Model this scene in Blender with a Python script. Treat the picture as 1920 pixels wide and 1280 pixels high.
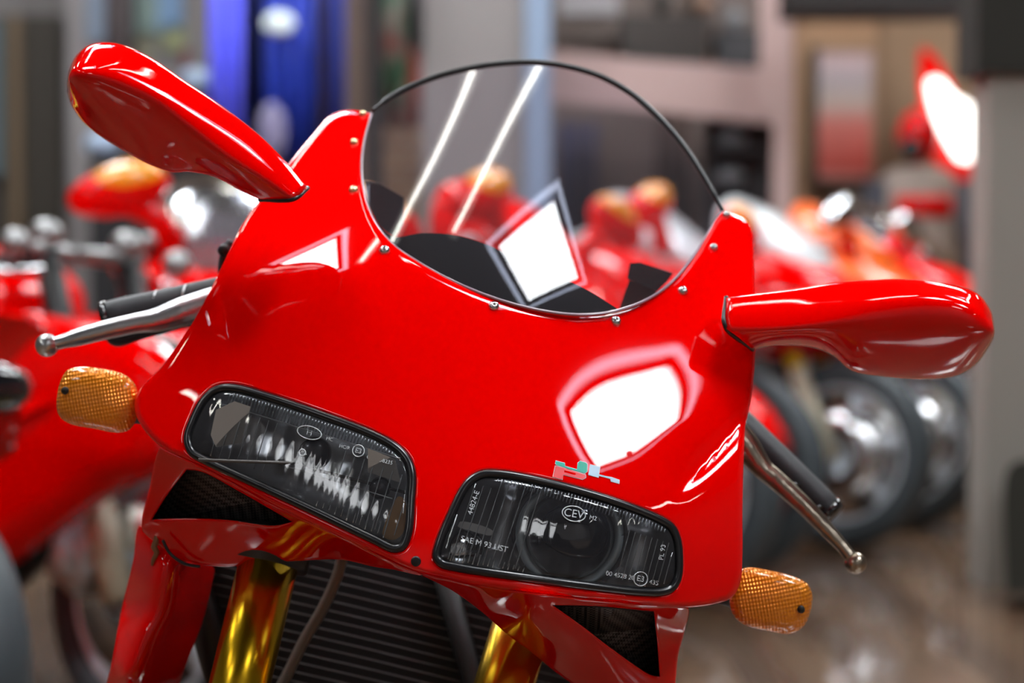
import bpy, math, random
import numpy as np
from mathutils import Vector, Matrix
from mathutils.geometry import delaunay_2d_cdt
random.seed(7)
S = bpy.context.scene
for o in list(bpy.data.objects): bpy.data.objects.remove(o)
COL = S.collection

# ------------------------------------------------------------------ camera
CAM_Z = 0.92
PITCH = math.radians(2.42)
FPX = 1920 * 70.0 / 36.0
cd = bpy.data.cameras.new('camera'); cam = bpy.data.objects.new('camera', cd); COL.objects.link(cam)
cam.location = (0, 0, CAM_Z); cam.rotation_euler = (math.pi/2 - PITCH, 0, 0)
cd.sensor_width = 36; cd.lens = 70; cd.clip_start = 0.05; cd.clip_end = 100
cd.dof.use_dof = True; cd.dof.focus_distance = 1.68; cd.dof.aperture_fstop = 3.1
S.camera = cam
# ------------------------------------------------------------------ world, exposure
w = bpy.data.worlds.new('world'); S.world = w; w.use_nodes = True
w.node_tree.nodes['Background'].inputs[0].default_value = (0.75, 0.85, 1.0, 1)
w.node_tree.nodes['Background'].inputs[1].default_value = 0.3
S.view_settings.view_transform = 'Standard'; S.view_settings.look = 'None'
S.view_settings.gamma = 1; S.view_settings.exposure = 1.1; S.view_settings.use_curve_mapping = False
S.cycles.use_denoising = True
S.cycles.max_bounces = 8; S.cycles.diffuse_bounces = 3; S.cycles.glossy_bounces = 4
S.cycles.transparent_max_bounces = 16; S.cycles.sample_clamp_indirect = 6
S.cycles.caustics_reflective = False; S.cycles.caustics_refractive = False

# ------------------------------------------------------------------ helpers
cp, sp = math.cos(PITCH), math.sin(PITCH)
FWD = np.array([0, cp, -sp]); RGT = np.array([1.0, 0, 0]); UPV = np.array([0, sp, cp]); CC = np.array([0, 0, CAM_Z])
def P(px, py, d):
    px = np.asarray(px, float); py = np.asarray(py, float); d = np.asarray(d, float)
    k = d[..., None] if d.ndim else d
    return CC + k * (FWD + ((px - 960) / FPX)[..., None] * RGT + ((640 - py) / FPX)[..., None] * UPV)
def Pt(px, py, d): return tuple(P(np.float64(px), np.float64(py), np.float64(d)))

def mesh_obj(name, verts, faces, mat, parent=None, smooth=True, label=None):
    me = bpy.data.meshes.new(name)
    me.from_pydata([tuple(map(float, v)) for v in verts], [], faces); me.update()
    if smooth: me.polygons.foreach_set('use_smooth', [True]*len(me.polygons))
    if mat: me.materials.append(mat)
    o = bpy.data.objects.new(name, me); COL.objects.link(o)
    if parent is not None:
        o.parent = parent
        o.matrix_parent_inverse = Matrix.LocRotScale(*[x for x in (parent_world(parent).inverted().decompose())])
    if label: o['label'] = label
    return o
def parent_world(o):
    m = o.matrix_basis.copy()
    if o.parent: m = parent_world(o.parent) @ o.matrix_parent_inverse @ m
    return m
def thing(name, label, cat, loc=(0,0,0), group=None, rot=(0,0,0)):
    o = bpy.data.objects.new(name, None); COL.objects.link(o); o.location = loc; o.rotation_euler = rot
    o.empty_display_size = .1
    o['label'] = label; o['category'] = cat
    if group: o['group'] = group
    return o
def tag(o, label, cat, group=None):
    o['label'] = label; o['category'] = cat
    if group: o['group'] = group
    return o
def struct(o): o['kind'] = 'structure'; return o

class MB:
    def __init__(s): s.v = []; s.f = []
    def add(s, v, f):
        n = len(s.v); s.v += [tuple(map(float, q)) for q in v]; s.f += [tuple(i+n for i in q) for q in f]; return s
    def box(s, c, d, R=None):
        v = [Vector((x*d[0]/2, y*d[1]/2, z*d[2]/2)) for x in (-1,1) for y in (-1,1) for z in (-1,1)]
        if R is not None: v = [R @ q for q in v]
        v = [q + Vector(c) for q in v]
        return s.add(v, [(0,1,3,2),(4,6,7,5),(0,4,5,1),(2,3,7,6),(0,2,6,4),(1,5,7,3)])
    def tube(s, pts, rad, n=12, cap=True, up=None, sx=1.0):
        pts = [Vector(p) for p in pts]
        if not hasattr(rad, '__len__'): rad = [rad]*len(pts)
        base = len(s.v); a = None
        for i, p in enumerate(pts):
            t = (pts[min(i+1, len(pts)-1)] - pts[max(i-1, 0)]).normalized()
            if a is None:
                a = Vector(up) if up else (Vector((0,0,1)) if abs(t.z) < .9 else Vector((1,0,0)))
            a = (a - t*a.dot(t)).normalized(); b = t.cross(a)
            for k in range(n):
                th = 2*math.pi*k/n
                s.v.append(tuple(p + (a*math.cos(th) + b*math.sin(th)*sx)*rad[i]))
        for i in range(len(pts)-1):
            for k in range(n):
                k2 = (k+1) % n
                s.f.append((base+i*n+k, base+i*n+k2, base+(i+1)*n+k2, base+(i+1)*n+k))
        if cap:
            s.f.append(tuple(base+k for k in range(n))[::-1])
            s.f.append(tuple(base+(len(pts)-1)*n+k for k in range(n)))
        return s
    def loft(s, rings, cap=True, closed=True):
        n = len(rings[0]); base = len(s.v)
        for r in rings: s.v += [tuple(map(float, q)) for q in r]
        for i in range(len(rings)-1):
            for k in range(n if closed else n-1):
                k2 = (k+1) % n
                s.f.append((base+i*n+k, base+i*n+k2, base+(i+1)*n+k2, base+(i+1)*n+k))
        if cap:
            s.f.append(tuple(base+k for k in range(n))[::-1])
            s.f.append(tuple(base+(len(rings)-1)*n+k for k in range(n)))
        return s
    def lathe(s, prof, org, axis, n=24):       # prof: (radius, offset along axis)
        ax = Vector(axis).normalized(); a = ax.orthogonal().normalized(); b = ax.cross(a); o = Vector(org)
        rings = [[o + ax*h + (a*math.cos(2*math.pi*k/n) + b*math.sin(2*math.pi*k/n))*max(r, 1e-5) for k in range(n)] for r, h in prof]
        return s.loft(rings, cap=False)
    def obj(s, name, mat, parent=None, smooth=True, label=None): return mesh_obj(name, s.v, s.f, mat, parent, smooth, label)

def cr(pts, step=6.0, closed=True):
    """Catmull-Rom; a point given twice is a sharp corner."""
    pts = [tuple(map(float, p)) for p in pts]
    dup = []
    q = []
    for p in pts:
        if q and q[-1] == p: dup.append(len(q)-1)
        else: q.append(p)
    q = [np.array(p) for p in q]; n = len(q)
    corner = set(dup); out = []
    rng = n if closed else n-1
    for i in range(rng):
        p1 = q[i]; p2 = q[(i+1) % n]
        p0 = q[(i-1) % n] if (closed or i > 0) else p1*2-p2
        p3 = q[(i+2) % n] if (closed or i+2 < n) else p2*2-p1
        if i in corner: p0 = p1*2-p2
        if (i+1) % n in corner: p3 = p2*2-p1
        a = max(np.linalg.norm((p1-p0)[:2]), 1e-6)**.5; b = max(np.linalg.norm((p2-p1)[:2]), 1e-6)**.5; c = max(np.linalg.norm((p3-p2)[:2]), 1e-6)**.5
        m1 = (p2-p1)/b - (p2-p0)/(a+b) + (p1-p0)/a
        m2 = (p3-p2)/c - (p3-p1)/(b+c) + (p2-p1)/b
        m1 = m1*b; m2 = m2*b
        k = max(1, int(round(b*b/step)))
        for j in range(k):
            t = j/k; t2 = t*t; t3 = t2*t
            out.append((2*t3-3*t2+1)*p1 + (t3-2*t2+t)*m1 + (-2*t3+3*t2)*p2 + (t3-t2)*m2)
    if not closed: out.append(q[-1])
    return np.array(out)

def inside(pt, poly):
    x, y = pt[:, 0], pt[:, 1]; r = np.zeros(len(pt), bool); n = len(poly)
    for i in range(n):
        x1, y1 = poly[i]; x2, y2 = poly[(i+1) % n]
        if y1 == y2: continue
        c = ((y1 > y) != (y2 > y)) & (x < (x2-x1)*(y-y1)/(y2-y1)+x1)
        r ^= c
    return r
def dist_poly(pt, poly, closed=True):
    a = poly; b = np.roll(poly, -1, 0)
    if not closed: a = a[:-1]; b = b[:-1]
    out = np.full(len(pt), 1e9)
    for i in range(len(a)):
        ab = b[i]-a[i]; L = max(ab @ ab, 1e-9)
        t = np.clip(((pt-a[i]) @ ab)/L, 0, 1)
        out = np.minimum(out, np.hypot(*(pt-(a[i]+t[:, None]*ab)).T))
    return out

class RBF:
    def __init__(s, X, y, lam=0.0):
        s.X = np.asarray(X, float)/100; y = np.asarray(y, float); n = len(y)
        K = s.phi(s.X[:, None]-s.X[None]); K += lam*np.eye(n)
        Q = np.c_[np.ones(n), s.X]
        A = np.block([[K, Q], [Q.T, np.zeros((3, 3))]])
        s.w = np.linalg.solve(A, np.r_[y, 0, 0, 0])
    def phi(s, d):
        r2 = (d**2).sum(-1); return .5*r2*np.log(r2+1e-12)
    def __call__(s, p):
        p = np.atleast_2d(p)/100
        out = np.empty(len(p))
        for i in range(0, len(p), 4000):
            q = p[i:i+4000]
            out[i:i+4000] = s.phi(q[:, None]-s.X[None]) @ s.w[:-3] + s.w[-3] + q @ s.w[-2:]
        return out

class GFit:
    """smooth bicubic spline surface through soft depths and soft surface directions (metres over px)"""
    def __init__(s, X, y, G, gx, sd=.016, sg=.0004, l3=.0005, l2=.03, h=50.0, box=(-690, -210, 690, 900), wx=None, wgv=None):
        wgv = np.ones(len(G)) if wgv is None else np.asarray(wgv)
        s.x0, s.y0 = box[0], box[1]; s.h = h; s.nx = int((box[2]-box[0])/h)+5; s.ny = int((box[3]-box[1])/h)+5
        X = np.asarray(X, float); G = np.asarray(G, float); gx = np.asarray(gx); y = np.asarray(y)
        n = s.nx*s.ny; rows = []; rhs = []
        wx = np.ones(len(y)) if wx is None else np.asarray(wx)
        rows.append(s.mat(X, 0, 0)*(wx/sd)[:, None]); rhs.append(y*wx/sd)
        rows.append(s.mat(G, 1, 0)*(100*wgv/sg)[:, None]); rhs.append(gx[:, 0]*wgv/sg)
        rows.append(s.mat(G, 0, 1)*(100*wgv/sg)[:, None]); rhs.append(gx[:, 1]*wgv/sg)
        def diff(k, st):
            c = {2: [1, -2, 1], 3: [-1, 3, -3, 1]}[k]; out = []
            for ax in (0, 1):
                for i in range(s.nx-(k if ax == 0 else 0)):
                    for j in range(s.ny-(k if ax == 1 else 0)):
                        r = np.zeros(n)
                        for q, cc in enumerate(c): r[(i+(q if ax == 0 else 0))*s.ny+j+(q if ax == 1 else 0)] = cc
                        out.append(r)
            return np.array(out)/st
        D3 = diff(3, l3); D2 = diff(2, l2); rows += [D3, D2]; rhs += [np.zeros(len(D3)), np.zeros(len(D2))]
        tw = []
        for i in range(s.nx-1):
            for j in range(s.ny-2):
                r = np.zeros(n)
                for q, cc in enumerate([1, -2, 1]): r[i*s.ny+j+q] = -cc; r[(i+1)*s.ny+j+q] = cc
                tw.append(r)
        for i in range(s.nx-2):
            for j in range(s.ny-1):
                r = np.zeros(n)
                for q, cc in enumerate([1, -2, 1]): r[(i+q)*s.ny+j] = -cc; r[(i+q)*s.ny+j+1] = cc
                tw.append(r)
        tw = np.array(tw)/l3; rows.append(tw); rhs.append(np.zeros(len(tw)))
        A = np.vstack(rows); b = np.concatenate(rhs); s.c = np.linalg.solve(A.T@A+1e-9*np.eye(n), A.T@b)
    def basis(s, t, d):
        if d == 0: return np.stack([(1-t)**3/6, (3*t**3-6*t**2+4)/6, (-3*t**3+3*t**2+3*t+1)/6, t**3/6], -1)
        return np.stack([-(1-t)**2/2, (9*t**2-12*t)/6, (-9*t**2+6*t+3)/6, t**2/2], -1)/s.h
    def parts(s, p, dx, dy):
        p = np.atleast_2d(p); u = np.clip((p[:, 0]-s.x0)/s.h+1, 0, s.nx-3.001); v = np.clip((p[:, 1]-s.y0)/s.h+1, 0, s.ny-3.001)
        i = np.floor(u).astype(int); j = np.floor(v).astype(int)
        return i, j, s.basis(u-i, dx), s.basis(v-j, dy)
    def mat(s, p, dx, dy):
        i, j, bu, bv = s.parts(p, dx, dy); A = np.zeros((len(i), s.nx*s.ny)); r = np.arange(len(i))
        for a in range(4):
            for b in range(4): A[r, (i+a)*s.ny+j+b] += bu[:, a]*bv[:, b]
        return A
    def __call__(s, p):
        i, j, bu, bv = s.parts(p, 0, 0); o = np.zeros(len(i))
        for a in range(4):
            for b in range(4): o += bu[:, a]*bv[:, b]*s.c[(i+a)*s.ny+j+b]
        return o
def aim(px, py, d, tx, ty, tz=4.4):
    """local slope (per 100 px) so that the surface there mirrors the ceiling point"""
    k = (FWD + (px-960)/FPX*RGT + (640-py)/FPX*UPV); p = CC+d*k
    v = k/np.linalg.norm(k); r = np.array([tx, ty, tz])-p; r /= np.linalg.norm(r); n = r-v; n /= np.linalg.norm(n)
    dx = -d*(n@(RGT/FPX))/(n@k); dy = -d*(n@(-UPV/FPX))/(n@k)
    return ((dx*cT+dy*sT)*100, (dx*sT-dy*cT)*100)

def sheet(name, outline, holes, depth, mat, parent=None, step=9, rolls=(), skirt=0.03, skirt_in=4, flip=False, hole_skirt=0.012, label=None):
    """surface over a traced outline, depth(p)=distance from lens; rolls=[(polyline, closed, R_px)] rounds edges away"""
    def D(p):
        d = depth(p)
        for pl, cl, R in rolls:
            s_ = dist_poly(p, pl, cl); m = s_ < R
            if m.any():
                t = np.clip(1 - s_[m]/R, 0, .985)
                d[m] += (R/2304.0)*(1-np.sqrt(1-t*t))
        return d
    loops = [outline]+list(holes)
    pts = []; edges = []
    for lp in loops:
        b = len(pts); n = len(lp); pts += [tuple(q) for q in lp]
        edges += [(b+i, b+(i+1) % n) for i in range(n)]
    bound = [(sum(len(l) for l in loops[:k]), len(loops[k])) for k in range(len(loops))]
    mn = outline.min(0); mx = outline.max(0); g = []
    j = 0; y = mn[1]
    while y < mx[1]:
        x = mn[0] + (step/2 if j % 2 else 0)
        while x < mx[0]: g.append((x, y)); x += step
        y += step*.87; j += 1
    g = np.array(g)
    ok = inside(g, outline)
    for h in holes: ok &= ~inside(g, h)
    g = g[ok]
    dm = np.full(len(g), 1e9)
    for l in loops: dm = np.minimum(dm, dist_poly(g, l))
    Rm = max([r[2] for r in rolls] or [0])
    g = g[dm > max(step*.5, min(Rm, 14)+1)]
    extra = []
    for pl, cl, R in rolls:
        for s_ in [R*q for q in (.04, .12, .25, .42, .62, .82, 1.0)]:
            t = np.roll(pl, -1, 0)-np.roll(pl, 1, 0); nn = np.c_[-t[:, 1], t[:, 0]]; nn /= np.linalg.norm(nn, axis=1)[:, None]+1e-9
            for sg in (-1, 1):
                q = pl+nn*s_*sg
                if not cl: q = q[1:-1]
                dd = np.full(len(q), 1e9)
                for l in loops: dd = np.minimum(dd, dist_poly(q, l))
                k = inside(q, outline) & (dd > s_*.93)
                for h in holes: k &= ~inside(q, h)
                extra.append(q[k])
    if extra: g = np.vstack([g]+extra)
    pts = pts+[tuple(q) for q in g]
    vo, eo, fo, ov, oe, of = delaunay_2d_cdt([Vector(p) for p in pts], edges, [], 0, 1e-4)
    V = np.array([tuple(v) for v in vo]); F = np.array([tuple(f) for f in fo])
    c = V[F].mean(1); k = inside(c, outline)
    for h in holes: k &= ~inside(c, h)
    F = F[k]
    d = D(V); W = P(V[:, 0], V[:, 1], d)
    e = .6
    def nrm(V):
        a = P(V[:, 0]+e, V[:, 1], D(V+[e, 0]))-P(V[:, 0]-e, V[:, 1], D(V-[e, 0]))
        b = P(V[:, 0], V[:, 1]+e, D(V+[0, e]))-P(V[:, 0], V[:, 1]-e, D(V-[0, e]))
        n = np.cross(a, b); n /= np.linalg.norm(n, axis=1)[:, None]
        f = np.sign((n*(CC-P(V[:, 0], V[:, 1], D(V)))).sum(1)); return n*f[:, None]
    # normals on the very edge are taken slightly inside
    Vn = V.copy(); e0 = e; N = nrm(Vn)
    fs = []
    for f in F:
        a, b_, c_ = W[f[0]], W[f[1]], W[f[2]]
        if np.dot(np.cross(b_-a, c_-a), CC-a) < 0: f = f[::-1]
        fs.append(tuple(int(i) for i in f))
    verts = [tuple(q) for q in W]; norms = [tuple(q) for q in N]
    # skirt
    newidx = {}
    for i, lst in enumerate(ov):
        for q in lst: newidx[q] = i
    for bi, (b, n) in enumerate(bound):
        sk = skirt if bi == 0 else hole_skirt
        if sk <= 0: continue
        lp = loops[bi]
        t = np.roll(lp, -1, 0)-np.roll(lp, 1, 0); nn = np.c_[-t[:, 1], t[:, 0]]; nn /= np.linalg.norm(nn, axis=1)[:, None]+1e-9
        tst = lp+nn*1.0
        io = inside(tst, lp)                       # nn towards the inside of the loop?
        sgn = np.where(io, 1, -1)
        if bi: sgn = -sgn
        inn = nn*sgn[:, None]                      # towards the material
        idx = [newidx.get(b+i, b+i) for i in range(n)]
        dd = D(lp)
        rings = [(0, 0), (.35*skirt_in, sk*.4), (skirt_in, sk)]
        rb = []
        for off, dz in rings:
            q = lp+inn*off if bi == 0 else lp+inn*off*.3
            w_ = P(q[:, 0], q[:, 1], dd+dz); rb.append(len(verts))
            nw = -(inn[:, 0:1]*RGT - inn[:, 1:2]*UPV)
            verts += [tuple(z) for z in w_]; norms += [tuple(z) for z in nw]
        for r in range(len(rings)-1):
            for i in range(n):
                i2 = (i+1) % n
                f = (rb[r]+i, rb[r]+i2, rb[r+1]+i2, rb[r+1]+i)
                A = np.array(verts[f[0]]); B = np.array(verts[f[1]]); C_ = np.array(verts[f[3]])
                if np.dot(np.cross(B-A, C_-A), np.array(norms[f[0]])) < 0: f = f[::-1]
                fs.append(f)
    o = mesh_obj(name, verts, fs, mat, parent, True, label)
    try: o.data.normals_split_custom_set_from_vertices(norms)
    except Exception as ex: print('normals', ex)
    return o

# ------------------------------------------------------------------ materials
def mat(name, col, rough=.5, metal=0, coat=0, coat_ior=1.5, coat_rough=.02, spec=.5, emit=None, estr=0, bump=None, trans=0, ior=1.45):
    m = bpy.data.materials.new(name); m.use_nodes = True
    b = m.node_tree.nodes['Principled BSDF']
    b.inputs['Base Color'].default_value = (*col, 1); b.inputs['Roughness'].default_value = rough
    b.inputs['Metallic'].default_value = metal; b.inputs['Coat Weight'].default_value = coat
    b.inputs['Coat Roughness'].default_value = coat_rough; b.inputs['Coat IOR'].default_value = coat_ior
    b.inputs['Specular IOR Level'].default_value = spec; b.inputs['IOR'].default_value = ior
    b.inputs['Transmission Weight'].default_value = trans
    if emit: b.inputs['Emission Color'].default_value = (*emit, 1); b.inputs['Emission Strength'].default_value = estr
    nt = m.node_tree
    if bump:
        kind, scale, strength = bump[:3]
        tc = nt.nodes.new('ShaderNodeTexCoord'); mp = nt.nodes.new('ShaderNodeMapping'); nt.links.new(tc.outputs['Object'], mp.inputs[0])
        if len(bump) > 3: mp.inputs['Rotation'].default_value = bump[3]
        if kind == 'noise': t = nt.nodes.new('ShaderNodeTexNoise'); t.inputs['Scale'].default_value = scale
        elif kind == 'wave': t = nt.nodes.new('ShaderNodeTexWave'); t.inputs['Scale'].default_value = scale
        elif kind == 'voronoi': t = nt.nodes.new('ShaderNodeTexVoronoi'); t.inputs['Scale'].default_value = scale
        nt.links.new(mp.outputs[0], t.inputs['Vector'])
        bp = nt.nodes.new('ShaderNodeBump'); bp.inputs['Strength'].default_value = strength; bp.inputs['Distance'].default_value = .002
        nt.links.new(t.outputs[0], bp.inputs['Height']); nt.links.new(bp.outputs[0], b.inputs['Normal'])
    return m
def tint(m, scale, c1, c2, detail=4, vec='Object', sc3=None):
    nt = m.node_tree; b = nt.nodes['Principled BSDF']
    tc = nt.nodes.new('ShaderNodeTexCoord'); mp = nt.nodes.new('ShaderNodeMapping'); nt.links.new(tc.outputs[vec], mp.inputs[0])
    if sc3: mp.inputs['Scale'].default_value = sc3
    n = nt.nodes.new('ShaderNodeTexNoise'); n.inputs['Scale'].default_value = scale; n.inputs['Detail'].default_value = detail
    nt.links.new(mp.outputs[0], n.inputs['Vector'])
    r = nt.nodes.new('ShaderNodeValToRGB'); r.color_ramp.elements[0].position = .35; r.color_ramp.elements[1].position = .65
    r.color_ramp.elements[0].color = (*c1, 1); r.color_ramp.elements[1].color = (*c2, 1)
    nt.links.new(n.outputs[0], r.inputs[0]); nt.links.new(r.outputs[0], b.inputs['Base Color'])
    return m
def glass(name, tintc, ior=1.5, rough=.02, haze=0.0, bump=None):
    m = bpy.data.materials.new(name); m.use_nodes = True; nt = m.node_tree; nt.nodes.clear()
    o = nt.nodes.new('ShaderNodeOutputMaterial'); mx = nt.nodes.new('ShaderNodeMixShader')
    t = nt.nodes.new('ShaderNodeBsdfTransparent'); g = nt.nodes.new('ShaderNodeBsdfGlossy'); f = nt.nodes.new('ShaderNodeFresnel')
    t.inputs[0].default_value = (*tintc, 1); g.inputs['Roughness'].default_value = rough; f.inputs[0].default_value = ior
    nt.links.new(f.outputs[0], mx.inputs[0]); nt.links.new(g.outputs[0], mx.inputs[2])
    if haze:
        d = nt.nodes.new('ShaderNodeBsdfDiffuse'); d.inputs[0].default_value = (.7, .66, .72, 1)
        m2 = nt.nodes.new('ShaderNodeMixShader'); m2.inputs[0].default_value = haze
        nt.links.new(t.outputs[0], m2.inputs[1]); nt.links.new(d.outputs[0], m2.inputs[2]); nt.links.new(m2.outputs[0], mx.inputs[1])
    else: nt.links.new(t.outputs[0], mx.inputs[1])
    if bump:
        tc = nt.nodes.new('ShaderNodeTexCoord'); mp = nt.nodes.new('ShaderNodeMapping'); nt.links.new(tc.outputs['Object'], mp.inputs[0])
        mp.inputs['Rotation'].default_value = (0, bump[2], 0)
        wv = nt.nodes.new('ShaderNodeTexWave'); wv.inputs['Scale'].default_value = bump[0]; nt.links.new(mp.outputs[0], wv.inputs['Vector'])
        bp = nt.nodes.new('ShaderNodeBump'); bp.inputs['Strength'].default_value = bump[1]; bp.inputs['Distance'].default_value = .001
        nt.links.new(wv.outputs[0], bp.inputs['Height']); nt.links.new(bp.outputs[0], g.inputs['Normal']); nt.links.new(bp.outputs[0], f.inputs['Normal'])
    nt.links.new(mx.outputs[0], o.inputs[0])
    return m
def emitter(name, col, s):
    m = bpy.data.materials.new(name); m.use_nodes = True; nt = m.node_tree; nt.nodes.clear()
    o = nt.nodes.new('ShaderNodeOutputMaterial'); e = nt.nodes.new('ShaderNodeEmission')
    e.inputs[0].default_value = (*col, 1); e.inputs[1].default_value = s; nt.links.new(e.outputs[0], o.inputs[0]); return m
M = dict(
 red=mat('red_paint', (.86, .0, .0), .6, coat=1, coat_ior=1.5, coat_rough=.012, spec=0),
 redbg=mat('red_paint_plain', (.82, .0, .0), .5, coat=.8, coat_ior=1.45, coat_rough=.05, spec=0),
 orange=mat('orange_paint', (.95, .14, .006), .35, coat=1, coat_rough=.05),
 amberbg=mat('amber_paint', (1.0, .36, .01), .3, coat=1, coat_rough=.05),
 white=mat('white_paint', (.72, .76, .78), .35, coat=1, coat_rough=.05),
 black=mat('black_plastic', (.012, .012, .013), .35),
 gloss=mat('black_gloss', (.006, .006, .008), .12, coat=1),
 rubber=mat('black_rubber', (.02, .021, .024), .5, bump=('noise', 300, .15)),
 tyre=mat('tyre_rubber', (.05, .062, .07), .5),
 steel=mat('polished_steel', (.62, .62, .63), .18, 1),
 alu=mat('worn_aluminium', (.55, .55, .56), .3, 1, bump=('noise', 180, .2)),
 bronze=mat('worn_bronzed_aluminium', (.40, .34, .27), .28, 1, bump=('noise', 150, .25)),
 brass=mat('yellowed_steel', (.75, .62, .35), .25, 1),
 gold=mat('gold_anodised', (.80, .48, .02), .24, 1),
 goldbg=mat('gold_fork', (.9, .60, .03), .35, .4),
 chrome=mat('chrome', (.72, .73, .75), .08, 1),
 silverbg=mat('silver_cast', (.74, .80, .86), .35, .35),
 fin=mat('radiator_fin', (.13, .12, .115), .5, .5),
 dark=mat('dark_metal', (.03, .028, .027), .5, .5),
 cable=mat('clear_hose', (.20, .17, .14), .3),
)
gl = glass('screen_acrylic', (.80, .77, .81), 1.5, .006, haze=.022)
lens = glass('headlight_glass', (.84, .86, .88), 1.5, .02, haze=.02, bump=(32, .10, math.radians(-14)))
bgscreen = glass('screen_smoked', (.35, .28, .33), 1.18, .15, haze=.12)

# ------------------------------------------------------------------ room
def quad(name, x0, x1, y0, y1, z0, z1, m, parent=None, smooth=False):
    b = MB(); b.box(((x0+x1)/2, (y0+y1)/2, (z0+z1)/2), (abs(x1-x0), abs(y1-y0), abs(z1-z0))); return b.obj(name, m, parent, smooth)
def WX(px, d): return (px-960)/FPX*d
def WZ(py, d): return P(np.float64(960), np.float64(py), np.float64(d))[2]
H = 4.4
floor_m = tint(mat('polished_wood_floor', (.2, .12, .07), .5, coat=1, coat_ior=1.9, coat_rough=.09), 1.2, (.085, .044, .022), (.17, .095, .048), sc3=(6, .5, 1))
wall_m = mat('painted_wall', (.12, .11, .105), .8)
ceil_m = mat('dark_timber', (.05, .04, .035), .8)
brick_m = mat('brick', (.3, .17, .1), .8)
def brickify(m):
    nt = m.node_tree; b = nt.nodes['Principled BSDF']; tc = nt.nodes.new('ShaderNodeTexCoord'); mp = nt.nodes.new('ShaderNodeMapping')
    mp.inputs['Rotation'].default_value = (math.pi/2, 0, 0)
    br = nt.nodes.new('ShaderNodeTexBrick'); br.inputs['Scale'].default_value = 4
    br.inputs['Color1'].default_value = (.42, .24, .13, 1); br.inputs['Color2'].default_value = (.26, .13, .08, 1); br.inputs['Mortar'].default_value = (.40, .33, .27, 1)
    nt.links.new(tc.outputs['Object'], mp.inputs[0]); nt.links.new(mp.outputs[0], br.inputs['Vector']); nt.links.new(br.outputs[0], b.inputs['Base Color'])
brickify(brick_m)
struct(quad('floor', -7, 7, -5, 12, -.1, 0, floor_m))
struct(quad('ceiling', -7, 7, -5, 12, H, H+.1, ceil_m))
struct(quad('wall_back', -7, 7, 11, 11.15, 0, H, brick_m))
struct(quad('wall_left', -7.15, -7, -5, 12, 0, H, wall_m))
struct(quad('wall_right', 7, 7.15, -5, 12, 0, H, wall_m))
struct(quad('wall_front', -7, 7, -5.15, -5, 0, H, mat('pale_wall', (.42, .40, .38), .8)))

# ceiling lights, some of them added as fill
sky_e = emitter('skylight_pane', (.93, .97, 1.0), 17)
sky_n = emitter('dim_fill_pane', (.95, .97, 1.0), 6)
sky_d = emitter('skylight_reveal_glow', (.70, .78, 1.0), 5)
def rooflight(cx, cy, a, b, label, rot=0, z=H-.02, e1=sky_e, e2=sky_d):
    t = thing('ceiling_light', label, 'ceiling light', (cx, cy, z), 'square ceiling lights', (0, 0, rot))
    def ring(nm, a0, b0, a1, b1, z0, z1, m):
        bb = MB()
        bb.box((0, (b0+b1)/4+0, (z0+z1)/2), (a1, (b1-b0)/2, z1-z0)); bb.box((0, -(b0+b1)/4, (z0+z1)/2), (a1, (b1-b0)/2, z1-z0))
        bb.box(((a0+a1)/4, 0, (z0+z1)/2), ((a1-a0)/2, b0, z1-z0)); bb.box((-(a0+a1)/4, 0, (z0+z1)/2), ((a1-a0)/2, b0, z1-z0))
        o = bb.obj(nm, m, None, False); o.parent = t
    q = MB(); q.box((0, 0, -.01), (a, b, .02)); o = q.obj('diffuser', e1, None, False); o.parent = t
    ring('frame', a, b, a*1.16, b*1.16, -.05, 0, M['black'])
    ring('reveal_glow', a*1.16, b*1.16, a*1.30, b*1.30, -.02, 0, e2)  # glows in place of a skylight reveal brightened by daylight
    return t
rooflight(.95, 1.5, 1.12/1.3, 1.12/1.3, 'square ceiling light hung above the large red motorcycle', math.radians(40))
rooflight(2.7, .3, 1.2/1.3, 1.2/1.3, 'square ceiling light to the right of the large red motorcycle', math.radians(-37))
rooflight(-1.95, 2.1, 1.05, .7, 'small square ceiling light to the left of the large red motorcycle', 0)
for x, y, l in ((-2.6, 7.2, 'added square fill light over the blue banners'), (.2, 7.4, 'added square fill light in front of the wide grey pillar'), (2.6, 7.2, 'added square fill light over the orange brick piers'), (-1.6, 5.2, 'added square fill light over the left row of bikes'), (2.6, 5.0, 'added square fill light over the right row of bikes'), (-4.2, -3.2, 'added square fill light at the near end, left'), (2.4, -3.4, 'added square fill light at the near end, right')):
    rooflight(x, y, .9, .9, l, e1=sky_n if y < 0 else sky_e, e2=sky_n if y < 0 else sky_d)  # added fill lamps: back ones lift the background, near ones the headlights
strip_m = emitter('strip_tube', (1, .97, .88), 14)
strips = [(.14, 2.38, -.5), (-.58, 2.35, -.55), (-4.2, -.6, 0), (-1.9, 4.6, 0), (2.6, 4.6, 0), (-3.2, 5.5, 0), (3.2, 5.5, 0), (0.3, 6.5, 0), (-1.0, 9, 0), (2.4, 9, 0), (5.2, -1.5, 0), (-3.8, 2.0, 0), (-4.6, 8.6, 0), (4.6, 8.6, 0)]
where = ['above the windscreen', 'just left of the windscreen', 'left of the camera end', 'over the left bikes', 'over the right bikes', 'left side, above the bikes', 'right side, above the bikes', 'middle of the room', 'back wall, left of centre', 'back wall, right of centre', 'right of the camera end', 'far left near the camera', 'far back left corner', 'far back right corner']
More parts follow.
